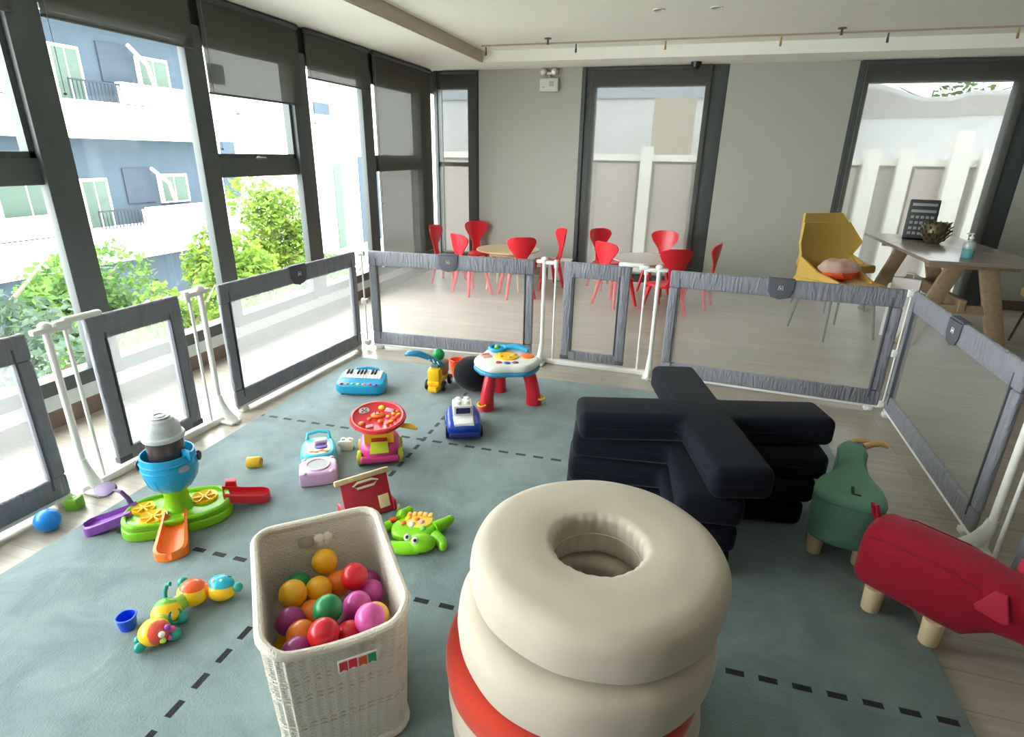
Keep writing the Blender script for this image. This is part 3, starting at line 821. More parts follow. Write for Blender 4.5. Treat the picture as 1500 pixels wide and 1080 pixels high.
a = B(); a.box((.072, -.062, .315), (.05, .012, .04), rot=-.9, bev=.004); obj('spout', a, P_BLUE, pot)
a = B(); a.prism(smooth_poly([(-.022, -.012), (.022, -.012), (.02, .014), (-.02, .014)], 2), -.001, .0015, c=(.055, -.087, .268), rot=RZ(radians(32)) @ RX(pi/2-.1)); obj('badge', a, plastic('badge_silver', (158, 168, 180)), pot)
a = B(); a.lathe([(0, .20), (.064, .20), (.066, .36), (.06, .385), (0, .385)], 40); obj('tube', a, plastic('smoked_brown', (70, 56, 56), .18), pp)
a = B(); a.lathe([(.0, .378), (.074, .378), (.077, .386), (.075, .394), (.066, .398), (.064, .425), (.060, .436), (.050, .446), (.046, .458), (.032, .466), (.030, .470), (0, .470)], 44); cap = obj('cap', a, P_GREY, pp)
a = B(); a.torus((0, 0, .470), .020, .004, n=28); a.torus((0, 0, .4665), .034, .003, n=28); obj('cap_ring', a, plastic('mid_grey', (150, 154, 160)), cap)
def ramp(ang, d0, d1, w0, w1, m):
    a = B(); n = 18
    t = bmesh.new(); g = []
    for i in range(n+1):
        f = i/n; d = d0+(d1-d0)*f; z = .052*(1-f)**1.3+.012; hw = (w0+(w1-w0)*f)*(1 if f < .78 else sqrt(max(.02, 1-((f-.78)/.223)**2)))
        g.append([t.verts.new((d, hw*yy, max(.002, z+zz))) for yy, zz in ((-1, .022), (-.78, .026), (-.70, .004), (-.30, -.004), (.30, -.004), (.70, .004), (.78, .026), (1, .022), (1, -.014), (0, -.018), (-1, -.014))])
    for p, q in zip(g[:-1], g[1:]):
        m_ = len(p)
        for k in range(m_): t.faces.new([p[k], p[(k+1) % m_], q[(k+1) % m_], q[k]])
    t.faces.new(g[0]); t.faces.new(g[-1][::-1]); bmesh.ops.recalc_face_normals(t, faces=t.faces[:])
    a.add(t, (0, 0, 0), ang)
    return obj('ramp', a, m, pp)
ramp(radians(170), .16, .345, .040, .046, P_PURP); ramp(radians(-95), .07, .285, .042, .062, P_ORANGE); ramp(radians(3), .165, .345, .040, .044, P_RED)
a = B(); a.tube([(-.165, .07, .06), (-.18, .085, .10), (-.20, .10, .125), (-.225, .12, .128)], [.012, .009, .008, .006], n=10)
lf = smooth_poly([(0, -.012), (.035, -.034), (.085, -.024), (.115, .004), (.085, .036), (.03, .032)], 2)
a.prism(lf, -.005, .005, bev=.003, c=(-.215, .112, .126), rot=RZ(radians(140)) @ RX(-.7)); obj('leaf', a, plastic('plum_plastic', (92, 58, 112)), pp)
a = B(); a.prism([(-.03, 0), (.03, 0), (.026, .052), (-.012, .058)], -.018, .018, bev=.004, c=(.19, .09, .03), rot=RX(pi/2)); obj('flag_block', a, P_RED, pp)

def ball(name, c, r, m, label, cat='ball'):
    a = B(); a.sphere((0, 0, 0), r, n=28); return tag(obj(name, a, m, None, c), label, cat)
ball('toy_ball', (-2.327, 1.312, .046), .046, plastic('sky_blue_plastic', (18, 132, 226), .3), 'bright blue ball lying on the planks by the left fence')
a = B(); a.box((0, 0, .027), (.054, .054, .054), bev=.006); gb = thing('toy_block', 'green toy cube against the white gate foot on the planks', 'toy block', (-2.375, 1.455, 0), .3)
obj('cube', a, plastic('olive_green', (112, 172, 40)), gb)
a = B(); a.sphere((0, 0, .0545), .013, (1, 1, .15), n=16); obj('dimple', a, plastic('olive_dark', (90, 150, 30)), gb)
yc = thing('toy_peg', 'yellow cylinder lying on the mat near the popper', 'toy block', (-1.868, 1.955, ZM), radians(25))
a = B(); a.cyl((-.032, 0, .027), (.032, 0, .027), .027, n=28, bev=.004); obj('barrel', a, plastic('mustard', (216, 172, 30)), yc)
a = B(); a.torus((.0325, 0, .027), .017, .004, n=24, rot=RY(pi/2)); obj('end_ring', a, plastic('mustard_dark', (180, 136, 20)), yc)

# toy keyboard
kb = thing('toy_keyboard', 'cyan toy keyboard with white keys near the far left mat corner', 'toy', (-1.875, 2.965, ZM), radians(14))
a = B(); a.prism(smooth_poly([(-.15, -.10), (.15, -.10), (.155, .0), (.14, .10), (-.14, .10), (-.155, 0)], 2), .008, .075, bev=.016, seg=4)
body = obj('body', a, plastic('turquoise_blue', (30, 158, 206)), kb)
for v in body.data.vertices: v.co.z += .28*max(0, v.co.y+.04)*(v.co.z > .04)
tilt = RX(math.atan(.26))
for k in range(11):
    a = B(); a.box((-.115+k*.0225, .033, .096), (.0205, .085, .012), rot=tilt, bev=.002); obj('white_key', a, P_WHITE, kb)
for k in (0, 1, 3, 4, 5, 7, 8):
    a = B(); a.box((-.104+k*.0225, .052, .110), (.012, .048, .010), rot=tilt, bev=.002); obj('black_key', a, M_BLACK, kb)
for k, m in enumerate((P_RED, P_ORANGE, P_GREEN, P_YEL, P_ORANGE, P_RED, P_PURP)):
    a = B(); a.sphere((-.11+k*.036, -.079, .074), .012, (1.1, .9, .7), n=14); obj('button', a, m, kb)
a = B(); a.tube([(-.08, .10, .08), (-.07, .125, .10), (0, .135, .107), (.07, .125, .10), (.08, .10, .08)], .010, n=10); obj('carry_handle', a, plastic('turquoise_blue', (30, 158, 206)), kb)
a = B()
for s in (-1, 1): a.cyl((s*.11, -.06, 0), (s*.11, -.06, .012), .015); a.cyl((s*.11, .06, 0), (s*.11, .06, .012), .015)
obj('foot', a, plastic('deep_blue', (20, 112, 170)), kb)

# steering wheel car
wc = thing('steering_toy', 'pink and yellow toy car with a big red activity steering wheel', 'toy', (-1.345, 2.24, ZM), radians(28))
a = B(); a.prism(smooth_poly([(-.095, -.105), (.095, -.105), (.10, .06), (.07, .11), (-.07, .11), (-.10, .06)], 2), .022, .105, bev=.026, seg=4)
cb_ = obj('body', a, P_PINK, wc)
a = B(); a.box((0, -.105, .043), (.185, .026, .036), bev=.012, seg=3); obj('bumper', a, plastic('deep_pink', (190, 56, 122)), cb_)
for s in (-1, 1):
    for y in (-.062, .06):
        a = B(); a.cyl((s*.086, y, .036), (s*.108, y, .036), .036, n=24, bev=.005); wh = obj('wheel', a, plastic('lime_wheel', (180, 202, 48)), wc)
        a = B(); a.cyl((s*.108, y, .036), (s*.112, y, .036), .014, n=16); obj('hub', a, P_YEL, wh)
a = B(); a.prism([(-.07, -.06), (.07, -.06), (.062, .06), (-.062, .06)], .085, .205, bev=.016); col_ = obj('column', a, P_YEL, wc)
a = B(); a.box((0, -.062, .125), (.075, .008, .022), bev=.003); obj('slot', a, plastic('brick_red', (176, 44, 44)), col_)
a = B(); a.prism([(-.045, -.03), (.045, -.03), (.04, .03), (-.04, .03)], -.004, .004, bev=.003, c=(0, -.092, .098), rot=RX(.75)); obj('windscreen', a, plastic('lime_screen', (176, 200, 40)), wc)
TW = RX(radians(10))
a = B(); a.lathe([(0, -.012), (.09, -.012), (.128, -.006), (.136, .004), (.132, .014), (.122, .016), (.112, .010), (0, .010)], 56, (0, -.005, .215), TW); whl = obj('steering_wheel', a, P_RED, wc)
def onwheel(x, y, z=.012): return Vector((0, -.005, .215))+TW @ Vector((x, y, z))
a = B(); a.torus(onwheel(0, 0, .015), .122, .004, n=48, rot=TW); obj('rim_line', a, plastic('salmon', (240, 110, 100)), whl)
a = B(); a.sphere(onwheel(-.002, .01, .012), .034, (1, .85, .3), n=20); sunb = obj('sun_button', a, P_ORANGE, whl)
a = B()
for s in (-1, 1): a.sphere(onwheel(-.002+s*.010, .017, .024), .004, n=8)
a.tube([onwheel(-.014, .002, .023), onwheel(-.002, -.004, .023), onwheel(.010, .002, .023)], .0018, n=6); obj('smile', a, plastic('brown_print', (120, 60, 30)), sunb)
a = B(); a.prism(smooth_poly([(-.026, -.024), (.026, -.02), (.022, .026), (-.026, .024)], 2), -.001, .004, c=onwheel(-.066, .052), rot=TW); mirror = obj('mirror', a, plastic('silver_print', (176, 170, 170)), whl)
a = B()
for x, y in ((-.074, .062), (-.058, .062), (-.066, .05), (-.074, .04), (-.056, .042)): a.box(onwheel(x, y, .017), (.009, .007, .002), rot=TW)
obj('print', a, plastic('charcoal_print', (58, 52, 56)), mirror)
for x, y, r, m in ((.075, .012, .011, P_YEL), (.095, .03, .010, P_ORANGE), (.078, -.028, .011, P_ORANGE), (.062, -.05, .011, P_YEL), (.092, -.008, .010, P_ORANGE), (.048, -.008, .010, P_YEL), (.045, -.065, .010, P_ORANGE), (.10, .008, .009, P_YEL), (.012, -.045, .014, P_ORANGE), (.018, .072, .018, P_YEL), (-.04, -.018, .012, P_ORANGE), (-.075, -.055, .017, P_ORANGE)):
    a = B(); a.sphere(onwheel(x, y, .012), r, (1, 1, .6), n=14); obj('button', a, m, whl)
a = B(); a.box(onwheel(.056, .045, .012), (.045, .03, .006), rot=TW @ RZ(-.4), bev=.002); a.box(onwheel(-.038, -.08, .012), (.035, .022, .006), rot=TW @ RZ(.3), bev=.002); obj('dial_window', a, plastic('lilac_grey', (196, 160, 166)), whl)
a = B(); a.tube([(.05, .0, .165), (.10, -.012, .175), (.15, -.03, .172), (.185, -.045, .160)], [.018, .020, .022, .010], n=12, flat=.55); obj('gear_lever', a, P_YEL, wc)

# music box (toy phone / player)
mb = thing('toy_music_player', 'cyan and lilac toy music player on the mat beside the white block', 'toy', (-1.575, 2.055, ZM), radians(34))
a = B(); a.prism(smooth_poly([(-.075, -.185), (.075, -.185), (.085, -.16), (.085, -.02), (-.085, -.02), (-.085, -.16)], 2), 0, .070, bev=.018, seg=4); bod = obj('speaker_half', a, plastic('lilac_plastic', (204, 166, 206)), mb)
a = B(); a.prism(smooth_poly([(-.084, -.03), (.084, -.03), (.082, .13), (.055, .185), (-.055, .185), (-.082, .13)], 2), 0, .074, bev=.016, seg=4); sh = obj('screen_half', a, plastic('aqua_plastic', (62, 190, 214)), mb)
a = B(); a.torus((0, -.105, .071), .052, .006, n=36); obj('speaker_ring', a, plastic('lilac_light', (224, 198, 224)), bod)
a = B(); a.cyl((0, -.105, .066), (0, -.105, .072), .047, n=32); obj('speaker_grille', a, plastic('grey_grille', (176, 178, 178), .6), bod)
for x, y in ((-.062, -.045), (.062, -.045), (-.06, -.172), (.06, -.172)):
    a = B(); a.sphere((x, y, .068), .012, (1, 1, .6), n=14); obj('corner_stud', a, plastic('lilac_light', (224, 198, 224)), bod)
a = B(); a.prism(smooth_poly([(-.058, -.01), (.058, -.01), (.056, .10), (.03, .135), (-.05, .12)], 2), .070, .0765, bev=.002); scn = obj('screen', a, P_WHITE, sh)
a = B(); a.prism(smooth_poly([(-.02, .04), (.045, .035), (.04, .085), (-.015, .09)], 2), .0765, .082, bev=.002); obj('purple_button', a, plastic('violet_plastic', (96, 62, 160)), scn)
a = B(); a.box((.012, .10, .088), (.062, .03, .022), rot=.1, bev=.006); obj('white_lid', a, plastic('lavender_white', (220, 214, 236)), scn)
a = B()
for x, y in ((-.03, .02), (-.008, .012), (.016, .022), (.036, .010)): a.sphere((x, y, .076), .013, (1.1, .8, .35), n=12)
obj('orange_buttons', a, P_ORANGE, scn)
a = B(); a.tube([(-.055, .16, .07), (-.05, .19, .09), (0, .20, .096), (.05, .19, .09), (.055, .16, .07)], .009, n=10); obj('handle', a, plastic('aqua_plastic', (62, 190, 214)), mb)

wb_ = thing('toy_block', 'small white toy block between the steering car and the music player', 'toy block', (-1.548, 2.255, ZM), .35)
a = B(); a.box((0, 0, .026), (.062, .046, .052), bev=.004); obj('brick', a, P_WHITE, wb_)
for x in (-.016, .016): a = B(); a.cyl((x, 0, .05), (x, 0, .062), .010, n=16, bev=.002); obj('stud', a, P_WHITE, wb_)
a = B(); a.cyl((-.030, 0, .030), (-.042, 0, .030), .012, n=16); obj('peg', a, P_WHITE, wb_)

# digger truck
dg = thing('toy_digger', 'yellow toy digger truck with a raised blue scoop near the back fence', 'toy', (-1.445, 3.19, ZM), radians(6))
a = B(); a.box((0, -.01, .058), (.085, .20, .05), bev=.012); a.box((0, -.075, .115), (.080, .075, .085), bev=.014); a.prism([(-.028, -.145), (.028, -.145), (.038, -.09), (-.038, -.09)], .012, .045, bev=.010); a.prism([(-.038, -.12), (.038, -.12), (.04, -.08), (-.04, -.08)], .05, .078, bev=.006)
dgb = obj('body', a, P_YEL, dg)
a = B(); a.box((0, .045, .12), (.088, .10, .085), bev=.010); obj('engine_box', a, plastic('amber_brown', (162, 112, 46)), dg)
for s in (-1, 1):
    for y in (-.065, .065):
        a = B(); a.cyl((s*.045, y, .034), (s*.066, y, .034), .034, n=24, bev=.006); wh = obj('wheel', a, M_BLACK, dg)
        a = B(); a.cyl((s*.066, y, .034), (s*.069, y, .034), .014, n=14); obj('hub', a, P_GREY, wh)
a = B(); a.tube([(.045, -.03, .160), (.0, -.045, .190), (-.045, -.06, .220), (-.10, -.078, .245), (-.155, -.095, .250), (-.185, -.105, .240)], [.026, .028, .028, .032, .028, .012], n=14, flat=.62); arm = obj('scoop_arm', a, plastic('steel_blue', (20, 122, 166)), dg)
for k in range(3):
    a = B(); a.box((.020-k*.028, -.066-k*.008, .186+k*.016), (.008, .006, .028), rot=RY(-.5), bev=.002); obj('stripe', a, P_WHITE, arm)
a = B(); a.box((0, -.055, .168), (.05, .05, .03), bev=.008); obj('turret', a, plastic('teal_grey', (92, 128, 120)), dg)
ball('toy_ball', (-1.462, 3.235, ZM+.205), .040, plastic('emerald', (16, 160, 80), .35), 'green ball resting on the yellow digger')
bu = thing('toy_bucket', 'small orange bucket standing behind the digger', 'bucket', (-1.405, 3.42, ZM))
a = B(); a.lathe([(0, .0), (.040, .0), (.056, .105), (.060, .108), (.060, .114), (.052, .113), (.036, .008), (0, .008)], 32); obj('pail', a, plastic('coral_orange', (246, 92, 44), .35), bu)
a = B(); a.tube([(.058, 0, .108), (.05, -.03, .118), (0, -.058, .118), (-.05, -.03, .118), (-.058, 0, .108)], .003, n=8); obj('bail', a, plastic('coral_orange', (246, 92, 44), .35), bu)

# black plush ball
bp = thing('plush_ball', 'black plush ball with a pale grey patch beside the activity table', 'plush toy', (-1.215, 3.215, ZM))
a = B(); a.sphere((0, 0, .112), .125, (1, 1, .90), n=40); obj('cover', a, mat('black_plush', (27, 28, 32), .95, bump=.3, bscale=180, sheen=.25, spec=.1), bp)
a = B(); a.sphere((.080, -.062, .166), .042, (.75, .75, 1), n=20); obj('patch', a, mat('grey_plush', (176, 176, 178), .95, bump=.3, bscale=200), bp)

# activity table
at_ = thing('activity_table', 'white topped toddler activity table on three red legs', 'toy table', (-.955, 3.105, ZM+.001), radians(22))
cl = []
for k in range(72):
    a_ = 2*pi*k/72; r = .190+.014*cos(3*(a_-pi/2))+.006*cos(6*a_)
    cl.append((r*cos(a_), r*sin(a_)))
a = B(); a.prism([(x*1.01, y*1.01) for x, y in cl], .222, .246, bev=.008); obj('blue_rim', a, plastic('azure_plastic', (48, 138, 180)), at_)
a = B(); a.prism(cl, .243, .292, bev=.022, seg=5); tp = obj('top', a, plastic('ivory_plastic', (228, 228, 220)), at_)
for ang, lx in ((-137, 1), (-17, 1), (99, 1)):
    a_ = radians(ang); d = Vector((cos(a_), sin(a_), 0))
    a = B(); a.tube([d*.125+Vector((0, 0, .235)), d*.150+Vector((0, 0, .16)), d*.168+Vector((0, 0, .08)), d*.174+Vector((0, 0, .0))], [.034, .035, .037, .043], n=22, flat=1.15, up=d); lg = obj('leg', a, P_RED, at_)
    a = B(); q = d*.215+Vector((0, 0, .045)); a.torus(q, .024, .006, n=22, rot=RX(.2)); obj('ring', a, P_YEL, lg)
a = B(); a.lathe([(0, .006), (.03, .018), (.05, .014), (.072, .010), (.076, .0), (0, 0)], 36, (.0, .0, .288)); yd = obj('yellow_dial', a, P_YEL, at_)
a = B()
for k in range(5): a.sphere((.045*cos(k*1.256), .045*sin(k*1.256), .302), .013, (1, 1, .6), n=12)
obj('dial_knob', a, plastic('deep_yellow', (222, 164, 10)), yd)
a = B(); a.torus((-.045, .118, .308), .050, .011, n=28); a.tube([(.0, .115, .312), (.05, .11, .318), (.10, .085, .316), (.135, .055, .306)], [.015, .018, .017, .012], n=12); a.cyl((-.045, .118, .285), (-.045, .118, .30), .045, n=24); ar = obj('blue_arch', a, P_BLUE, at_)
a = B(); a.sphere((-.05, .118, .312), .018, n=16); obj('green_bead', a, P_GREEN, ar)
a = B(); a.lathe([(0, .012), (.025, .016), (.042, .010), (.048, 0), (0, 0)], 28, (.125, .0, .288)); obj('orange_roller', a, P_ORANGE, at_)
for k, m in enumerate((plastic('crimson_btn', (196, 48, 70)), plastic('cobalt_btn', (54, 96, 176)), plastic('plum_btn', (150, 70, 110)))):
    a = B(); a_ = radians(-118+k*24); a.sphere((.118*cos(a_), .118*sin(a_), .290), .021, (1.1, .9, .5), n=16); obj('button', a, m, at_)
a = B(); a.box((-.125, .02, .292), (.06, .075, .010), rot=.3, bev=.003); bkp = obj('page', a, plastic('salmon_page', (226, 168, 150)), at_)
a = B(); a.box((-.125, .035, .298), (.045, .02, .003), rot=.3); obj('print', a, plastic('rose_print', (198, 92, 86)), bkp)

# police car of big bricks
pc = thing('toy_car', 'blue and white chunky toy car with studs on its roof', 'toy', (-1.060, 2.645, ZM), radians(25))
a = B(); a.prism(smooth_poly([(-.085, -.14), (.085, -.14), (.095, -.06), (.09, .13), (.06, .155), (-.06, .155), (-.09, .13), (-.095, -.06)], 2), .018, .092, bev=.022, seg=4); cbd = obj('body', a, P_NAVY, pc)
a = B(); a.box((0, -.150, .045), (.16, .03, .03), bev=.012); obj('bumper', a, plastic('dark_blue_plastic', (16, 40, 120)), cbd)
a = B(); a.prism([(-.052, -.128), (.052, -.128), (.056, -.02), (-.056, -.02)], .078, .102, bev=.010); obj('bonnet', a, P_WHITE, pc)
a = B()
a.prism([(-.06, .0), (.06, .0), (.052, .065), (-.052, .065)], -.055, .055, bev=.010, c=(0, .035, .088), rot=RZ(pi/2) @ RX(pi/2)); cab = obj('cab', a, P_WHITE, pc)
a = B(); a.box((0, -.024, .128), (.078, .008, .032), rot=RX(-.12), bev=.003); obj('windscreen', a, plastic('navy_screen', (22, 30, 84)), cab)
for x in (-.023, .023):
    for y in (.015, .06):
        a = B(); a.cyl((x, y, .150), (x, y, .172), .016, n=18, bev=.003); obj('stud', a, P_WHITE, cab)
for s in (-1, 1):
    for y in (-.08, .09):
        a = B(); a.cyl((s*.078, y, .034), (s*.099, y, .034), .034, n=24, bev=.005); obj('wheel', a, M_BLACK, pc)
    a = B(); a.box((s*.0945, .01, .066), (.003, .10, .030), bev=.001); obj('side_stripe', a, plastic('pale_blue_print', (150, 176, 226)), cbd)

# red wooden tray toy
rt = thing('wooden_carrier', 'red wooden toy carrier with a beige grip bar behind the basket', 'toy', (-1.125, 1.765, ZM), radians(52))
lean = RX(radians(-22))
def rl(x, y, z): return lean @ Vector((x, y, z))
a = B()
a.box(rl(0, 0, .088), (.20, .014, .165), rot=lean, bev=.003)
pan = obj('front_panel', a, mat('red_painted_wood', (184, 34, 58), .45), rt)
a = B(); a.box(rl(-.005, -.002, .180), (.235, .026, .022), rot=lean, bev=.006); obj('grip_bar', a, wood_mat('grip_wood', (196, 168, 130), (214, 188, 150), (30, 3, 30)), rt)
a = B(); a.tube([rl(-.05, -.010, .150), rl(-.035, -.010, .136), rl(.035, -.010, .136), rl(.055, -.010, .150), rl(.03, -.010, .160), rl(-.03, -.010, .160)], .006, n=8, closed=True); obj('handle_slot', a, mat('pale_edge', (226, 206, 190), .5), pan)
a = B(); a.box(rl(.065, -.009, .055), (.045, .006, .055), rot=lean, bev=.001); a.box(rl(.075, -.013, .055), (.014, .004, .030), rot=lean); obj('wood_sticker', a, wood_mat('sticker_wood', (222, 196, 158), (236, 212, 176)), pan)
a = B(); a.box((0, .055, .008), (.20, .10, .012), bev=.003)
for s in (-1, 1): a.box((s*.103, .045, .03), (.010, .11, .05), bev=.002)
obj('tray', a, mat('red_painted_wood', (184, 34, 58), .45), rt)
for s in (-1, 1):
    a = B(); a.cyl((s*.112, -.004, .012), (s*.124, -.004, .012), .012, n=16); obj('peg', a, wood_mat('peg_wood', (218, 190, 160), (230, 204, 176)), rt)

# crocodile toy: local axes follow the picture (x to the right, y away)
cr = thing('toy_crocodile', 'lime green crocodile toy with a loop tail beside the basket', 'toy', (-.900, 1.712, ZM+.001), radians(14))
P_LIME = plastic('bright_lime', (128, 206, 18), .3)
a = B(); a.prism(smooth_poly([(-.085, -.055), (.03, -.06), (.085, -.01), (.075, .07), (-.03, .09), (-.10, .04)], 3), .004, .040, bev=.014, seg=4); crb = obj('body', a, P_LIME, cr)
a = B(); a.prism(smooth_poly([(-.04, .0), (.06, -.005), (.072, .075), (.0, .105), (-.055, .075)], 3), .030, .046, bev=.006); bp_ = obj('yellow_panel', a, plastic('butter_panel', (238, 206, 84)), cr)
for k in range(5):
    a = B(); a.box((-.036+k*.022, .078-abs(k-2)*.003, .048), (.017, .026, .010), rot=-.1, bev=.003); obj('key', a, plastic('key_amber', (246, 186, 80)), bp_)
for x, y, r, m in ((-.05, .02, .012, P_ORANGE), (-.015, .012, .015, P_WHITE), (.022, .028, .013, plastic('rose_btn', (236, 170, 170))), (.035, -.01, .012, plastic('mint_btn', (120, 210, 120))), (-.035, .05, .012, P_YEL), (.0, .045, .012, P_ORANGE)):
    a = B(); a.sphere((x, y, .045), r, (1, 1, .6), n=14); obj('button', a, m, crb)
a = B(); a.box((-.098, .045, .036), (.035, .020, .018), rot=.6, bev=.005); obj('red_switch', a, plastic('vermilion', (222, 70, 30)), crb)
a = B(); a.tube([(-.105, .03, .024), (-.140, .0, .024), (-.150, -.045, .024), (-.128, -.090, .024), (-.075, -.108, .024), (-.02, -.112, .025), (.035, -.105, .028)], [.020, .019, .019, .021, .024, .026, .028], n=14); obj('tail_loop', a, P_LIME, cr)
a = B(); a.sphere((.040, -.088, .034), .052, (1.15, .85, .62), n=28); a.sphere((.0, -.110, .028), .036, (1.3, .75, .65), n=22); hd = obj('head', a, P_LIME, cr)
for x, y in ((-.008, -.094), (.026, -.112)):
    a = B(); a.sphere((x, y, .062), .0135, n=18); ey = obj('eye', a, P_WHITE, cr)
    a = B(); a.sphere((x+.001, y-.008, .069), .0068, n=12); obj('pupil', a, M_BLACK, ey)
for pts in ([(-.07, .06, .026), (-.075, .10, .028), (-.05, .125, .03)], [(.075, .02, .026), (.115, .055, .028), (.130, .075, .03)], [(.085, -.03, .024), (.118, -.062, .022), (.126, -.085, .02)]):
    a = B(); a.tube(pts, [.026, .022, .017], n=14); a.sphere(pts[-1], .018, n=14); obj('leg', a, P_LIME, cr)

# caterpillar
ct = thing('toy_caterpillar', 'yellow jointed caterpillar toy with teal and orange shells on the mat', 'toy', (-1.455, 1.090, ZM), 0)
ct.scale = (.90, .90, .90)
def seg(x, y, r, sx, mcap, capdir, nm='segment'):
    a = B(); a.sphere((x, y, r*.92), r, (sx, 1, .92), n=26); s = obj(nm, a, P_YEL, ct)
    a = B(); a.sphere((x+capdir[0]*r*.20, y+capdir[1]*r*.20, r*.95+capdir[2]*r*.18), r*.90, (sx*.99, 1, .95), n=26); obj('shell', a, mcap, s)
    return s
s1 = seg(.032, -.115, .049, 1.0, plastic('shell_red', (226, 86, 70)), (.9, -.1, .1)); s2 = seg(.000, -.035, .049, 1.0, plastic('shell_green', (110, 190, 70)), (-.5, .6, .5))
s3 = seg(.012, .072, .050, 1.15, plastic('shell_orange', (240, 96, 40)), (0, .2, .9)); s4 = seg(.092, .125, .048, 1.2, plastic('shell_cyan', (36, 172, 196)), (.1, .2, 1.0), 'head')
a = B(); a.tube([(.035, .09, .045), (.055, .10, .045), (.075, .115, .045)], .030, n=14); obj('joint', a, P_ORANGE, ct)
for pts in ([(.004, .0, .045), (.006, .035, .045)], [(.012, -.06, .045), (.022, -.09, .045)]):
    a = B(); a.tube(pts, .030, n=14); obj('joint', a, plastic('joint_lime', (160, 200, 70)), ct)
for x, y, z, r in ((-.052, .092, .060, .020), (.156, .140, .055, .018), (.085, -.088, .026, .022), (.050, -.020, .026, .022), (.020, -.168, .022, .018), (-.012, -.142, .020, .016)):
    a = B(); a.sphere((x, y, z), r, n=18); obj('bead_foot', a, P_TEAL, ct)
a = B(); a.tube([(-.022, -.01, .082), (-.028, .0, .105), (-.026, .010, .125), (-.014, .014, .128)], .008, n=10); obj('antenna', a, P_TEAL, ct)
a = B(); a.torus((.044, -.040, .048), .022, .006, n=20, rot=RY(1.1)); obj('rattle_ring', a, plastic('ring_teal', (24, 130, 110)), s2)
for k, m in enumerate((P_PINK, P_PURP, P_WHITE, plastic('bead_lime', (190, 210, 60)), P_PINK)):
    a_ = k*1.25; a = B(); a.sphere((.084, -.112+.022*cos(a_), .050+.022*sin(a_)), .0105, n=12); obj('bead', a, m, s1)
a = B(); a.sphere((.080, .108, .088), .007, n=12); a.sphere((.106, .118, .088), .007, n=12); eyb = obj('eye', a, P_WHITE, s4)
a = B(); a.box((.105, .150, .084), (.024, .012, .004), rot=RX(-.7)); obj('slot', a, plastic('navy_slot', (20, 40, 70)), s4)

bc = thing('toy_cup', 'small blue stacking cup left of the caterpillar', 'toy cup', (-1.560, 1.005, ZM), radians(22))
bc.scale = (.74, .74, .70)
a = B()
outer = smooth_poly([(-.036, -.036), (.036, -.036), (.036, .036), (-.036, .036)], 2)
t = bmesh.new(); n_ = len(outer)
lv = [[t.verts.new((x*s, y*s, z)) for x, y in outer] for s, z in ((.80, 0), (1, .058), (1.06, .060), (1.06, .066), (.94, .066), (.76, .006))]
t.faces.new(lv[0][::-1]); t.faces.new(lv[-1])
for p, q in zip(lv[:-1], lv[1:]):
    for k in range(n_): t.faces.new([p[k], p[(k+1) % n_], q[(k+1) % n_], q[k]])
bmesh.ops.recalc_face_normals(t, faces=t.faces[:]); a.add(t)
obj('cup', a, plastic('cobalt_plastic', (18, 80, 226), .3), bc)
a = B(); a.tube([(x*1.03, y*1.03, .063) for x, y in outer], .0035, n=6, closed=True); obj('lip', a, plastic('cobalt_light', (50, 110, 240), .3), bc)


# ------------------------------------------------------------------ round tables and red children's chairs
def round_table(x, y, label, m):
    t = thing('round_table', label, 'table', (x, y, 0), 0)
    a = B(); a.lathe([(0, .425), (.33, .425), (.355, .434), (.36, .442), (.356, .449), (0, .45)], 64); obj('tabletop', a, m, t)
    a = B(); a.lathe([(.20, .385), (.22, .385), (.22, .425), (.20, .425)], 40, closed=True); obj('apron', a, wood_mat('apron_wood', (196, 168, 128), (210, 184, 146)), t)
    for k in range(4):
        an = pi/4+k*pi/2; a = B(); a.cyl((.20*cos(an), .20*sin(an), .42), (.27*cos(an), .27*sin(an), 0), .022, .014, n=16); obj('leg', a, wood_mat('apron_wood', (196, 168, 128), (210, 184, 146)), t)
    return t
round_table(-1.94, 6.30, 'round wooden childrens table near the window wall', wood_mat('tabletop_oak', (198, 172, 130), (214, 190, 150), (2, 14, 2), .35))
round_table(-.39, 6.26, 'round pale topped childrens table in front of the middle back window', mat('pale_laminate', (204, 192, 184), .35))
P_CHAIR = plastic('chair_red', (214, 34, 44), .35)
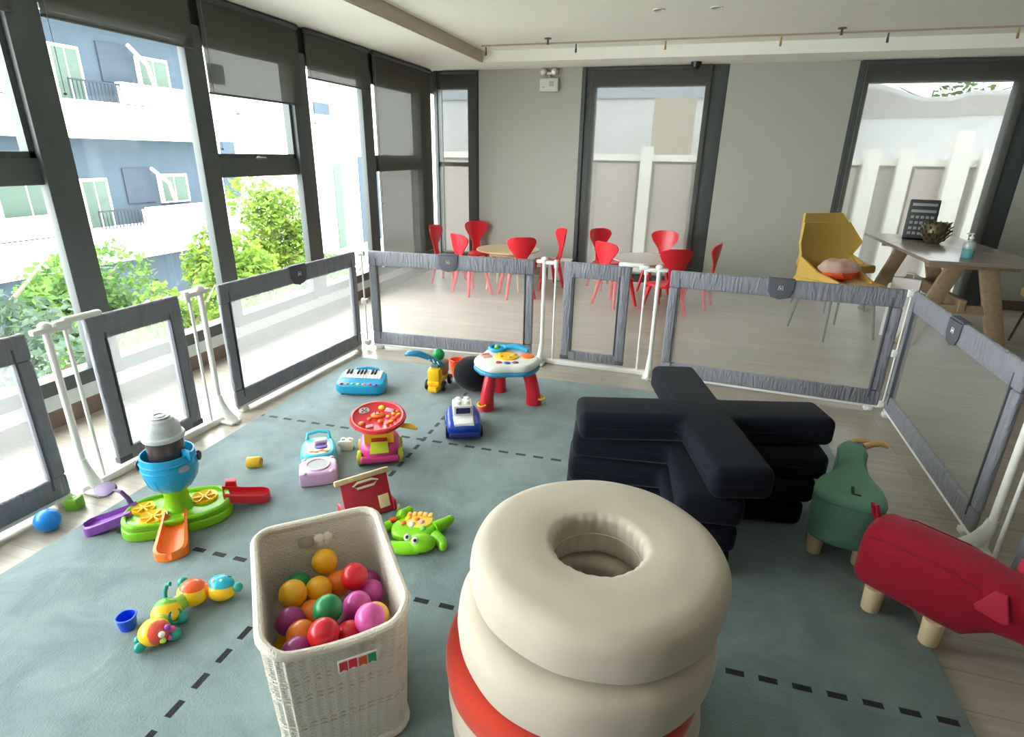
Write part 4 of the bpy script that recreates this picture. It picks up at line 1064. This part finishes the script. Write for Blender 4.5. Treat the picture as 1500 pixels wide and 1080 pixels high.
def make_chair():
    t = thing('kids_chair', '', 'chair', (0, 0, 0))
    # moulded seat, facing +y
    a = B(); a.prism(smooth_poly([(-.10, -.13), (.10, -.13), (.17, .0), (.16, .13), (-.16, .13), (-.17, 0)], 3), .262, .288, bev=.010)
    obj('seat', a, P_CHAIR, t)
    # fan-shaped back with a waist, gently curved
    g = []; prof = [(0, .065, -.120), (.05, .050, -.140), (.10, .045, -.150), (.15, .060, -.158), (.20, .095, -.166), (.25, .130, -.174), (.29, .148, -.180), (.32, .142, -.185), (.34, .118, -.188), (.352, .070, -.190)]
    tb_ = bmesh.new(); fr = []; bk_ = []
    for h, w2, y in prof:
        rf, rb_ = [], []
        for k in range(9):
            u = -1+k/4; x = w2*u; yy = y+.045*u*u*(w2/.148)**2
            rf.append(tb_.verts.new((x, yy+.006, .275+h))); rb_.append(tb_.verts.new((x, yy-.006, .275+h)))
        fr.append(rf); bk_.append(rb_)
    for G_, fl in ((fr, 1), (bk_, -1)):
        for p, q in zip(G_[:-1], G_[1:]):
            for k in range(8): tb_.faces.new([p[k], p[k+1], q[k+1], q[k]])
    for i in range(len(prof)-1):
        for k in (0, 8): tb_.faces.new([fr[i][k], fr[i+1][k], bk_[i+1][k], bk_[i][k]])
    for i in (0, len(prof)-1):
        for k in range(8): tb_.faces.new([fr[i][k], fr[i][k+1], bk_[i][k+1], bk_[i][k]])
    bmesh.ops.recalc_face_normals(tb_, faces=tb_.faces[:])
    a = B(); a.add(tb_); obj('backrest', a, P_CHAIR, t, smooth=60)
    for x, y in ((-.10, -.09), (.10, -.09), (-.115, .09), (.115, .09)):
        a = B(); a.cyl((x, y, .268), (x*1.45, y*1.55, 0), .021, .014, n=14); obj('leg', a, P_CHAIR, t)
    return t
ch0 = make_chair(); ch0.scale = (1.08, 1.08, 1.06); first = True
T1, T2 = (-1.94, 6.30), (-.39, 6.26)
for x, y, T, lab in (
    (-1.705, 5.90, T1, 'red kids chair at the wooden round table, its wide back towards the fence'),
    (-2.23, 5.87, T1, 'red kids chair left in front of the wooden round table, turned sideways'),
    (-2.46, 6.84, T1, 'dark red kids chair behind the wooden round table by the back corner window'),
    (-2.70, 6.34, T1, 'red kids chair farthest left, half hidden beside the closed blind'),
    (-1.53, 6.56, T1, 'red kids chair right of the wooden round table, seen edge on'),
    (-.66, 5.90, T2, 'red kids chair left in front of the pale round table'),
    (-.86, 6.72, T2, 'dark red kids chair behind left of the pale round table'),
    (-.27, 6.76, T2, 'red kids chair behind the pale round table with its front to the room'),
    (-.13, 5.70, T2, 'red kids chair in front of the pale round table, back towards the fence'),
    (.15, 6.14, T2, 'red kids chair right of the pale round table, seen edge on')):
    an = math.atan2(T[1]-y, T[0]-x)-pi/2
    if first: c = ch0; c.location = (x, y, 0); c.rotation_euler = (0, 0, an); c['label'] = lab; c['group'] = 'red chairs at the round tables'; first = False
    else: dup(ch0, (x, y, 0), an, lab, 'red chairs at the round tables')

# ------------------------------------------------------------------ trestle table with its things
OAK = wood_mat('grey_oak', (150, 126, 98), (170, 146, 116), (24, 3, 24), .5)
tt = thing('trestle_table', 'long grey oak trestle table on the right by the back window', 'table', (2.21, 6.03, 0))
a = B(); a.prism([(-.41, -.92), (.41, -.92), (.41, .92), (-.41, .92)], .722, .75, bev=.004); obj('tabletop', a, mat('grey_oak_top', (142, 130, 122), .22, var=.08, vscale=3), tt)
for y in (-.62, .62):
    for s in (-1, 1):
        a = B()
        p0, p1 = Vector((s*.10, y, .72)), Vector((s*.33, y, 0)); d = (p1-p0)
        q = Matrix.Rotation(math.atan2(-d.x, -d.z)*1.0, 3, 'Y')
        a.box((p0+p1)/2, (.13, .05, d.length+.02), rot=q, bev=.004)
        for v in a.bm.verts: v.co.z = max(0.0, min(.722, v.co.z))
        obj('leg', a, OAK, tt)
    a = B(); a.box((0, y, .69), (.62, .06, .06), bev=.003); a.box((0, y, .33), (.40, .035, .07), bev=.003); obj('cross_beam', a, OAK, tt)
a = B(); a.box((0, 0, .36), (.05, 1.3, .10), bev=.004); obj('stretcher', a, OAK, tt)
bo = thing('game_rack', 'dark upright rack with pale rows standing on the trestle table', 'rack', (2.15, 6.55, .75), radians(-14))
bo.scale = (.80, .8, .86)
ln = RX(radians(-8))
a = B(); a.box(ln @ Vector((0, 0, .215)), (.30, .15, .42), rot=ln, bev=.008)
for v in a.bm.verts: v.co.z = max(0, v.co.z)
cs = obj('case', a, mat('charcoal_case', (56, 58, 58), .5), bo)
for k, z in enumerate((.37, .30, .235, .175, .115, .06)):
    a = B()
    if k < 2: a.box(ln @ Vector((0, -.077, z)), (.25, .008, .030), rot=ln, bev=.003)
    else:
        for j in range(5): a.box(ln @ Vector((-.10+j*.05, -.077, z)), (.034, .008, .030), rot=ln, bev=.003)
    obj('row', a, mat('pale_slate', (142, 150, 148), .4), cs)
po = thing('spiky_bowl', 'dark brass spiky bowl in front of the rack on the trestle table', 'bowl', (2.20, 6.28, .75))
po.scale = (.86, .86, 1.25)
BR_ = mat('aged_brass', (104, 98, 72), .35, metal=.6, var=.25, vscale=30)
a = B(); a.lathe([(0, 0), (.06, 0), (.10, .03), (.125, .08), (.115, .13), (.10, .15), (.09, .145), (.10, .09), (.07, .03), (0, .025)], 28); obj('bowl', a, BR_, po)
a = B()
for i in range(5):
    for k in range(12):
        an = 2*pi*(k+.5*(i % 2))/12; z = .025+i*.028; r = (.095, .12, .125, .122, .108)[i]
        a.cyl((r*cos(an)*.92, r*sin(an)*.92, z), (r*cos(an)*1.22, r*sin(an)*1.22, z+.018), .012, .002, n=6)
obj('spikes', a, BR_, po)
sn = thing('sanitiser_bottle', 'clear pump bottle of teal liquid on the near end of the trestle table', 'bottle', (2.13, 5.36, .75))
a = B(); a.lathe([(0, 0), (.036, 0), (.040, .006), (.040, .075), (0, .075)], 24); obj('liquid', a, mat('teal_gel', (120, 196, 200), .15, trans=.5), sn)
a = B(); a.lathe([(.040, .075), (.040, .11), (.034, .128), (.014, .136), (.014, .150), (0, .150)], 24); obj('shoulder', a, mat('clear_plastic', (206, 216, 216), .12, trans=.5), sn)
a = B(); a.cyl((0, 0, .15), (0, 0, .165), .016, n=16); a.cyl((0, 0, .165), (0, 0, .185), .006, n=10); a.box((-.014, 0, .188), (.05, .014, .010), bev=.003); obj('pump', a, M_WHITEPL, sn)

# ------------------------------------------------------------------ mustard armchairs
MUST = mat('mustard_fabric', (202, 166, 84), .85, bump=.08, bscale=150, sheen=.2, spec=.2)
def make_armchair():
    t = thing('armchair', '', 'armchair', (0, 0, 0))
    a = B(); a.prism([(-.27, -.24), (.27, -.24), (.24, .28), (-.24, .28)], .40, .48, bev=.018); obj('seat', a, MUST, t)
    bq = RX(radians(10))
    def bp(x, y, z): return Vector((0, -.23, .44))+bq @ Vector((x, y, z))
    a = B(); P = [(-.24, 0), (.24, 0), (.25, .20), (.31, .32), (.23, .50), (-.23, .50), (-.31, .32), (-.25, .20)]
    a.prism(P, -.018, .018, bev=.008, c=(0, 0, 0), rot=RX(pi/2))
    for v in a.bm.verts: v.co.y += .9*max(0, abs(v.co.x)-.20)
    for v in a.bm.verts: v.co = bp(*v.co)
    obj('backrest', a, MUST, t)
    for s in (-1, 1):
        a = B(); W = [(0, 0), (.46, .0), (.45, .06), (.22, .11), (.02, .22)]
        M_ = RZ(pi/2-s*(-.22)) @ RX(pi/2)
        a.prism(W, -.015, .015, bev=.008, c=(s*.255, -.235, .44), rot=M_); obj('wing', a, MUST, t)
    for x, y in ((-.20, -.18), (.20, -.18), (-.20, .20), (.20, .20)):
        a = B(); a.cyl((x, y, .405), (x*1.22, y*1.28, 0), .011, .009, n=12); obj('leg', a, M_DARK, t)
    return t
ac = make_armchair(); ac.location = (1.32, 5.55, 0); ac.rotation_euler = (0, 0, radians(-153)); ac['label'] = 'mustard winged armchair with a plastic bag on its seat'; ac['group'] = 'mustard armchairs'
dup(ac, (1.50, 6.62, 0), radians(-150), 'mustard armchair mostly hidden behind the one with the bag', 'mustard armchairs')
dup(ac, (3.02, 5.55, 0), radians(80), 'mustard armchair with a dark jacket at the right edge beyond the trestle table', 'mustard armchairs')
pb = thing('plastic_bag', 'clear plastic bag with something orange inside on the mustard armchair', 'bag', (1.30, 5.50, .486), radians(15))
a = B(); a.sphere((0, 0, .062), .13, (1.15, .85, .48), n=28)
for v in a.bm.verts:
    k = .012*sin(40*v.co.x+3)*sin(37*v.co.y)+.008*sin(70*v.co.x*v.co.y*20+v.co.z*60); v.co += v.co.normalized()*k; v.co.z = max(0, v.co.z)
obj('orange_bundle', a, mat('orange_cloth', (226, 84, 40), .6), pb)
a = B(); a.sphere((-.015, .0, .105), .135, (1.25, .85, .52), n=32)
for v in a.bm.verts:
    k = .014*sin(46*v.co.x+1)*sin(41*v.co.y+2)+.006*sin(90*v.co.z); v.co += v.co.normalized()*k; v.co.z = max(.045, v.co.z)
obj('film', a, sheet('crinkled_film', (232, 214, 200), .30, .3), pb)
jk = thing('jacket', 'dark grey jacket with mustard lining thrown over the right armchair', 'jacket', (2.98, 5.50, .485), radians(20))
a = B(); a.sphere((0, 0, .20), .20, (1.15, .8, 1.0), n=30)
for v in a.bm.verts:
    k = .022*sin(24*v.co.x+2)*sin(21*v.co.z)+.014*sin(33*v.co.y); v.co += v.co.normalized()*k; v.co.z = max(0, v.co.z)
obj('cloth', a, mat('charcoal_cloth', (66, 66, 70), .9), jk)
a = B(); a.sphere((.03, 0, .385), .11, (1.3, .8, .5), n=22); obj('lining', a, MUST, jk)
wg = thing('paper_bag', 'white paper bag standing under the near left end of the trestle table', 'bag', (1.86, 5.62, 0), radians(-30))
a = B(); a.prism([(-.10, -.05), (.10, -.05), (.10, .05), (-.10, .05)], 0, .52, bev=.003)
for v in a.bm.verts:
    f = v.co.z/.52; v.co.y *= 1-.5*f; v.co.x *= 1+.05*f
obj('bag', a, mat('white_paper', (232, 228, 226), .7), wg)
a = B(); a.tube([(-.04, 0, .515), (-.035, 0, .56), (.035, 0, .56), (.04, 0, .515)], .004, n=8); obj('handle', a, mat('white_cord', (220, 214, 210), .7), wg)
sbx = thing('storage_box', 'low white box on the floor against the grey back wall', 'box', (-1.47, 7.0, 0))
a = B(); a.box((0, 0, .115), (.26, .20, .23), bev=.008); obj('box', a, mat('white_box', (226, 228, 226), .5), sbx)
a = B(); a.box((0, 0, .237), (.28, .22, .018), bev=.006); obj('lid', a, mat('white_lid', (234, 235, 232), .5), sbx)


# ------------------------------------------------------------------ outside: apartment block across the street
FX, FS = -16.0, 16.0/11.0
def fy(y): return y*FS
def fz(z): return CH+(z-CH)*FS
M_SLATE = mat('slate_blue_render', (50, 60, 69), .9, var=.06, vscale=1.5, spec=.08)
M_FWHITE = mat('white_render', (228, 228, 224), .9, spec=.1)
M_FGLASS = mat('green_window_glass', (54, 68, 60), .4, spec=.1)
M_CREAM = mat('cream_render', (206, 190, 150), .9, spec=.1)
ab = thing('apartment_building', 'white and slate blue apartment block with balconies across the street', 'building', (FX, 14, -3))
def fb_(name, y0, y1, z0, z1, d0, d1, m, par=None, label=None):
    a = B(); a.box((FX+(d0+d1)/2-FX, (fy(y0)+fy(y1))/2-14, (fz(z0)+fz(z1))/2+3), (d1-d0, fy(y1)-fy(y0), fz(z1)-fz(z0)))
    return obj(name, a, m, par or ab, smooth=0)
fb_('wall', 1.0, 11.35, -1.62, 4.9, -1, 0, M_SLATE)
fb_('wall', 11.35, 26.0, -1.62, 4.9, -1, .25, M_FWHITE)
for zt, zb_, ps in ((2.25, 1.62, 2.63), (.0, -.62, .33), (4.28, 3.65, 4.66)):
    fb_('balcony_slab', 1.0, 11.33, zb_, zt, 0, .7, M_FWHITE)
    for y0, y1 in ((9.28, 10.97), (5.9, 7.95), (2.6, 4.3)):
        p = fb_('balcony_parapet', y0, y1, zt-.02, ps, .45, .7, M_FWHITE)
for zt in (2.25, 0.0):
    for y in (9.78,):
        a = B(); h0 = fz(zt+.40)+3; h1 = fz(zt+1.08)+3
        a.box((.02, fy(9.62)-14, (h0+h1)/2), (.06, fy(9.95)-fy(9.3), h1-h0)); obj('balcony_screen', a, mat('mid_slate_panel', (46, 53, 62), .9, spec=.08), ab)
        a = B(); a.cyl((.35, fy(9.78)-14, h1), (.35, fy(10.16)-14, fz(zt+.78)+3), .05, n=8); a.cyl((.35, fy(10.16)-14, fz(zt+.78)+3), (.35, fy(10.24)-14, h0), .05, n=8); obj('screen_edge', a, M_FWHITE, ab)
    for y0, y1, z0, z1 in ((8.36, 8.86, zt-.02, zt+.88), (10.12, 10.80, zt+.36, zt+.92), (6.9, 7.85, zt+.30, zt+1.08), (5.6, 6.1, zt-.02, zt+.9)):
        wn = fb_('window', y0-.03, y1+.03, z0, z1+.03, 0, .10, M_FWHITE)
        fb_('pane', y0+.02, (y0+y1)/2-.015, z0+.03, z1-.02, .08, .115, M_FGLASS, wn)
        fb_('pane', (y0+y1)/2+.015, y1-.02, z0+.03, z1-.02, .08, .115, M_FGLASS, wn)
    for y0, y1 in ((8.3, 9.28),):
        a = B()
        a.box((.6, (fy(y0)+fy(y1))/2-14, fz(zt+.33)+3), (.04, fy(y1)-fy(y0), .05))
        for k in range(14): a.box((.6, fy(y0+(y1-y0)*k/13)-14, (fz(zt)+fz(zt+.33))/2+3), (.02, .02, fz(zt+.33)-fz(zt)))
        obj('railing', a, mat('railing_iron', (34, 38, 44), .6, spec=.1), ab)
for y0, y1, z0, z1, m in ((11.85, 12.30, 1.36, 1.65, M_SLATE), (11.8, 12.30, .35, .85, M_SLATE), (15.7, 16.5, 2.50, 2.82, M_SLATE), (16.42, 16.84, -1.5, 1.10, M_FGLASS), (17.9, 19.2, -1.5, 1.33, M_SLATE), (11.85, 12.3, 2.9, 3.3, M_SLATE)):
    fb_('window', y0, y1, z0, z1, .22, .29, m)
for z0, z1 in ((-.30, 1.15), (1.45, 2.35)):
    fb_('balcony_recess', 13.42, 14.15, z0, z1, .2, .28, M_CREAM)
    fb_('balcony_slab', 12.4, 14.4, z0-.45, z0-.02, .25, .8, M_FWHITE)
for y, z in ((12.55, 2.26), (12.75, .62)): fb_('vent', y, y+.09, z, z+.06, .25, .30, M_SLATE)
fb_('roof', .8, 26, 4.9, 5.0, -1.2, .9, M_FWHITE)

# ground outside
gr = B(); gr.box((-13, 10, -3.05), (19, 60, .1)); struct('trim_3', gr, mat('paved_yard', (206, 206, 196), .9))
# ------------------------------------------------------------------ trees and shrubs
def leafmat(name, a, b_):
    m = bpy.data.materials.new(name); m.use_nodes = True
    nt = m.node_tree; N = nt.nodes; L = nt.links; p = N['Principled BSDF']
    oi = N.new('ShaderNodeTexCoord'); n = N.new('ShaderNodeTexNoise'); n.inputs['Scale'].default_value = 5
    L.new(oi.outputs['Object'], n.inputs['Vector'])
    r = N.new('ShaderNodeValToRGB'); r.color_ramp.elements[0].position = .35; r.color_ramp.elements[1].position = .65
    r.color_ramp.elements[0].color = lin(a) + (1,); r.color_ramp.elements[1].color = lin(b_) + (1,)
    L.new(n.outputs['Fac'], r.inputs['Fac']); L.new(r.outputs['Color'], p.inputs['Base Color'])
    p.inputs['Roughness'].default_value = .7; p.inputs['Specular IOR Level'].default_value = .1
    tl = N.new('ShaderNodeBsdfTranslucent'); L.new(r.outputs['Color'], tl.inputs['Color'])
    x = N.new('ShaderNodeMixShader'); x.inputs[0].default_value = .4
    L.new(p.outputs[0], x.inputs[1]); L.new(tl.outputs[0], x.inputs[2]); L.new(x.outputs[0], N['Material Output'].inputs['Surface'])
    return m
LF_Y = leafmat('yellow_green_leaves', (70, 98, 38), (112, 136, 52)); LF_G = leafmat('green_leaves', (54, 86, 42), (96, 126, 60)); LF_D = leafmat('grey_green_leaves', (52, 70, 56), (86, 104, 86))
BARK = mat('bark', (96, 84, 70), .9, bump=.4, bscale=30)
def tree(name, x, y, ztop, rx, rz, m, label, n=2600, ls=.10, seed=1):
    rnd = random.Random(seed)
    t = thing(name, label, 'tree', (x, y, -3))
    zc = ztop-rz+3
    a = B(); a.tube([(0, 0, 0), (.04, .03, zc*.5), (-.02, .04, zc), (.0, 0, zc+rz*.6)], [.10, .075, .05, .015], n=10)
    for k in range(7):
        an = k*2.4; h = zc-rz*.5+rz*1.1*k/7; a.tube([(0, .02, h), (rx*.35*cos(an), rx*.35*sin(an), h+.15*rz), (rx*.75*cos(an), rx*.75*sin(an), h+.35*rz)], [.03, .02, .006], n=6)
    obj('trunk', a, BARK, t)
    # a number of clumps, each with its own leaves
    bm = bmesh.new(); cl = []
    for k in range(16):
        u, v, r = rnd.uniform(-1, 1), rnd.uniform(0, 2*pi), rnd.uniform(.35, .80)
        s = sqrt(1-u*u); cl.append((rx*r*s*cos(v), rx*r*s*sin(v), zc+rz*r*u, rnd.uniform(.32, .50)))
    for i in range(n):
        cx, cy, cz, cr = cl[i % 16]
        u, v = rnd.uniform(-1, 1), rnd.uniform(0, 2*pi); s = sqrt(1-u*u); rr = cr*rnd.uniform(.5, 1)**.5
        p = Vector((cx+rx*rr*s*cos(v), cy+rx*rr*s*sin(v), cz+rz*rr*u*.9))
        d = Vector((rnd.gauss(0, 1), rnd.gauss(0, 1), rnd.gauss(0, .6)-.3)).normalized(); q = d.cross(Vector((rnd.gauss(0, 1), rnd.gauss(0, 1), rnd.gauss(0, 1)))).normalized()
        l = ls*rnd.uniform(.7, 1.4)
        vs = [bm.verts.new(p+o_) for o_ in (Vector(), d*l*.5+q*l*.28, d*l, d*l*.5-q*l*.28)]
        bm.faces.new(vs)
    a = B(); a.bm.free(); a.bm = bm; obj('foliage', a, m, t, smooth=0)
    return t
tree('tree', -5.75, 3.20, .78, 1.25, 1.5, LF_D, 'grey green tree close outside the two leftmost windows', 11000, .085, 1)
tree('tree', -8.2, 6.05, .16, 1.15, 1.3, LF_G, 'low green tree outside the second window from the left', 7500, .11, 2)
tree('tree', -6.7, 7.0, .50, .85, 1.3, LF_Y, 'yellow green tree outside between the second and third windows', 7000, .095, 3)
tree('tree', -8.6, 10.6, .98, .95, 1.3, LF_Y, 'taller yellow green tree outside right half of the third window', 6500, .11, 4)
tree('tree', -5.6, 5.25, .05, .85, 1.1, LF_Y, 'yellow green shrub low outside behind the window side gate', 6000, .085, 5)
tree('tree', -6.1, 9.2, -.05, 1.0, 1.1, LF_G, 'green shrub low outside behind the left fence panel', 6000, .10, 6)
tree('tree', -5.2, 1.1, .2, 1.0, 1.1, LF_D, 'grey green tree outside at the far left picture edge', 4600, .075, 7)
# ------------------------------------------------------------------ behind the back wall: panelled garden wall and houses
M_PIER = mat('white_pier', (212, 211, 203), .85, spec=.1); M_PANEL = mat('grey_wall_panel', (164, 160, 155), .85, var=.05, vscale=3, spec=.1); M_CONC = mat('pale_concrete', (168, 169, 168), .85, var=.06, vscale=1.2, spec=.1)
YW = 10.0
gw = thing('garden_wall', 'pale panelled garden wall with white piers behind the back windows', 'wall', (0, YW, -.5))
def gwb(nm, x0, x1, z0, z1, y0, y1, m):
    a = B(); a.box(((x0+x1)/2, (y0+y1)/2, (z0+z1)/2+.5), (x1-x0, y1-y0, z1-z0)); return obj(nm, a, m, gw, smooth=0)
gwb('wall', -5.0, 6, -.5, 1.44, .08, .28, M_PANEL)
gwb('coping', -5.0, 6, 1.40, 1.50, .03, .33, M_PIER)
for x0, x1 in ((-4.6, -4.40), (-3.3, -3.05), (-.85, -.67), (.02, .14), (1.35, 1.5), (2.36, 2.56), (2.80, 2.98), (3.55, 3.68), (3.80, 3.90), (4.2, 4.4)): gwb('pier', x0, x1, -.5, 1.62, -.06, .10, M_PIER)
for x0, x1 in ((-1.56, -.90), (-.62, -.03), (.3, 1.25), (1.6, 2.3), (3.05, 3.48), (-4.3, -3.4), (-2.9, -1.7)):
    gwb('panel', x0, x1, -.5, 1.36, .05, .09, mat('rose_grey_panel', (172, 162, 156), .85, spec=.1))
gwb('column', -.74, -.09, -.5, 2.36, .32, .6, mat('beige_column', (154, 147, 133), .85, spec=.1))
gwb('column', 3.42, 3.62, -.5, 1.86, -.10, .12, M_PIER)
gy = B(); gy.box((.9, 8.8, -.55), (12, 3.0, .1)); struct('trim_4', gy, mat('grey_paving', (170, 168, 160), .9))
hs = thing('house', 'pale concrete house seen through the back roller blinds', 'building', (0, 12.0, -.5))
def hsb(nm, x0, x1, z0, z1, y0, y1, m):
    a = B(); a.box(((x0+x1)/2, (y0+y1)/2, (z0+z1)/2+.5), (x1-x0, y1-y0, z1-z0)); return obj(nm, a, m, hs, smooth=0)
hsb('wall', -5.6, 2.55, -.5, 2.50, 0, .4, M_CONC); hsb('roof_edge', -5.6, 2.55, 2.50, 4.6, -.05, .6, mat('grey_blue_fascia', (138, 144, 148), .8, spec=.1))
bl = thing('low_building', 'pale building with an angled parapet seen through the right back window', 'building', (3.2, 13.2, -.5))
a = B()
def blp(P, y0, y1): a.prism([(x, z) for x, z in P], y0, y1, c=(0, 0, .5), rot=RX(pi/2))
blp([(-.6, -.5), (-.6, 2.85), (-.05, 2.80), (.62, 2.58), (1.15, 2.58), (1.45, 2.68), (3.4, 2.66), (3.4, -.5)], -.4, 0); obj('wall', a, M_CONC, bl, smooth=0)
a = B(); a.prism([(-.6, 2.2), (.62, 2.24), (1.15, 2.24), (1.45, 2.28), (3.4, 2.28), (3.4, 2.58), (1.45, 2.60), (1.15, 2.50), (.62, 2.50), (-.05, 2.70), (-.6, 2.74)], .0, .03, c=(0, 0, .5), rot=RX(pi/2)); obj('parapet_band', a, mat('mid_grey_band', (140, 138, 133), .8, spec=.1), bl, smooth=0)
tree('tree', 5.0, 16.5, 3.6, 2.2, 1.5, LF_G, 'green tree tops above the angled parapet in the right back window', 4000, .16, 9)
tree('tree', 8.9, 18.5, 3.7, 2.2, 1.5, LF_D, 'dark green tree top behind the right edge of the right back window', 4000, .16, 10)
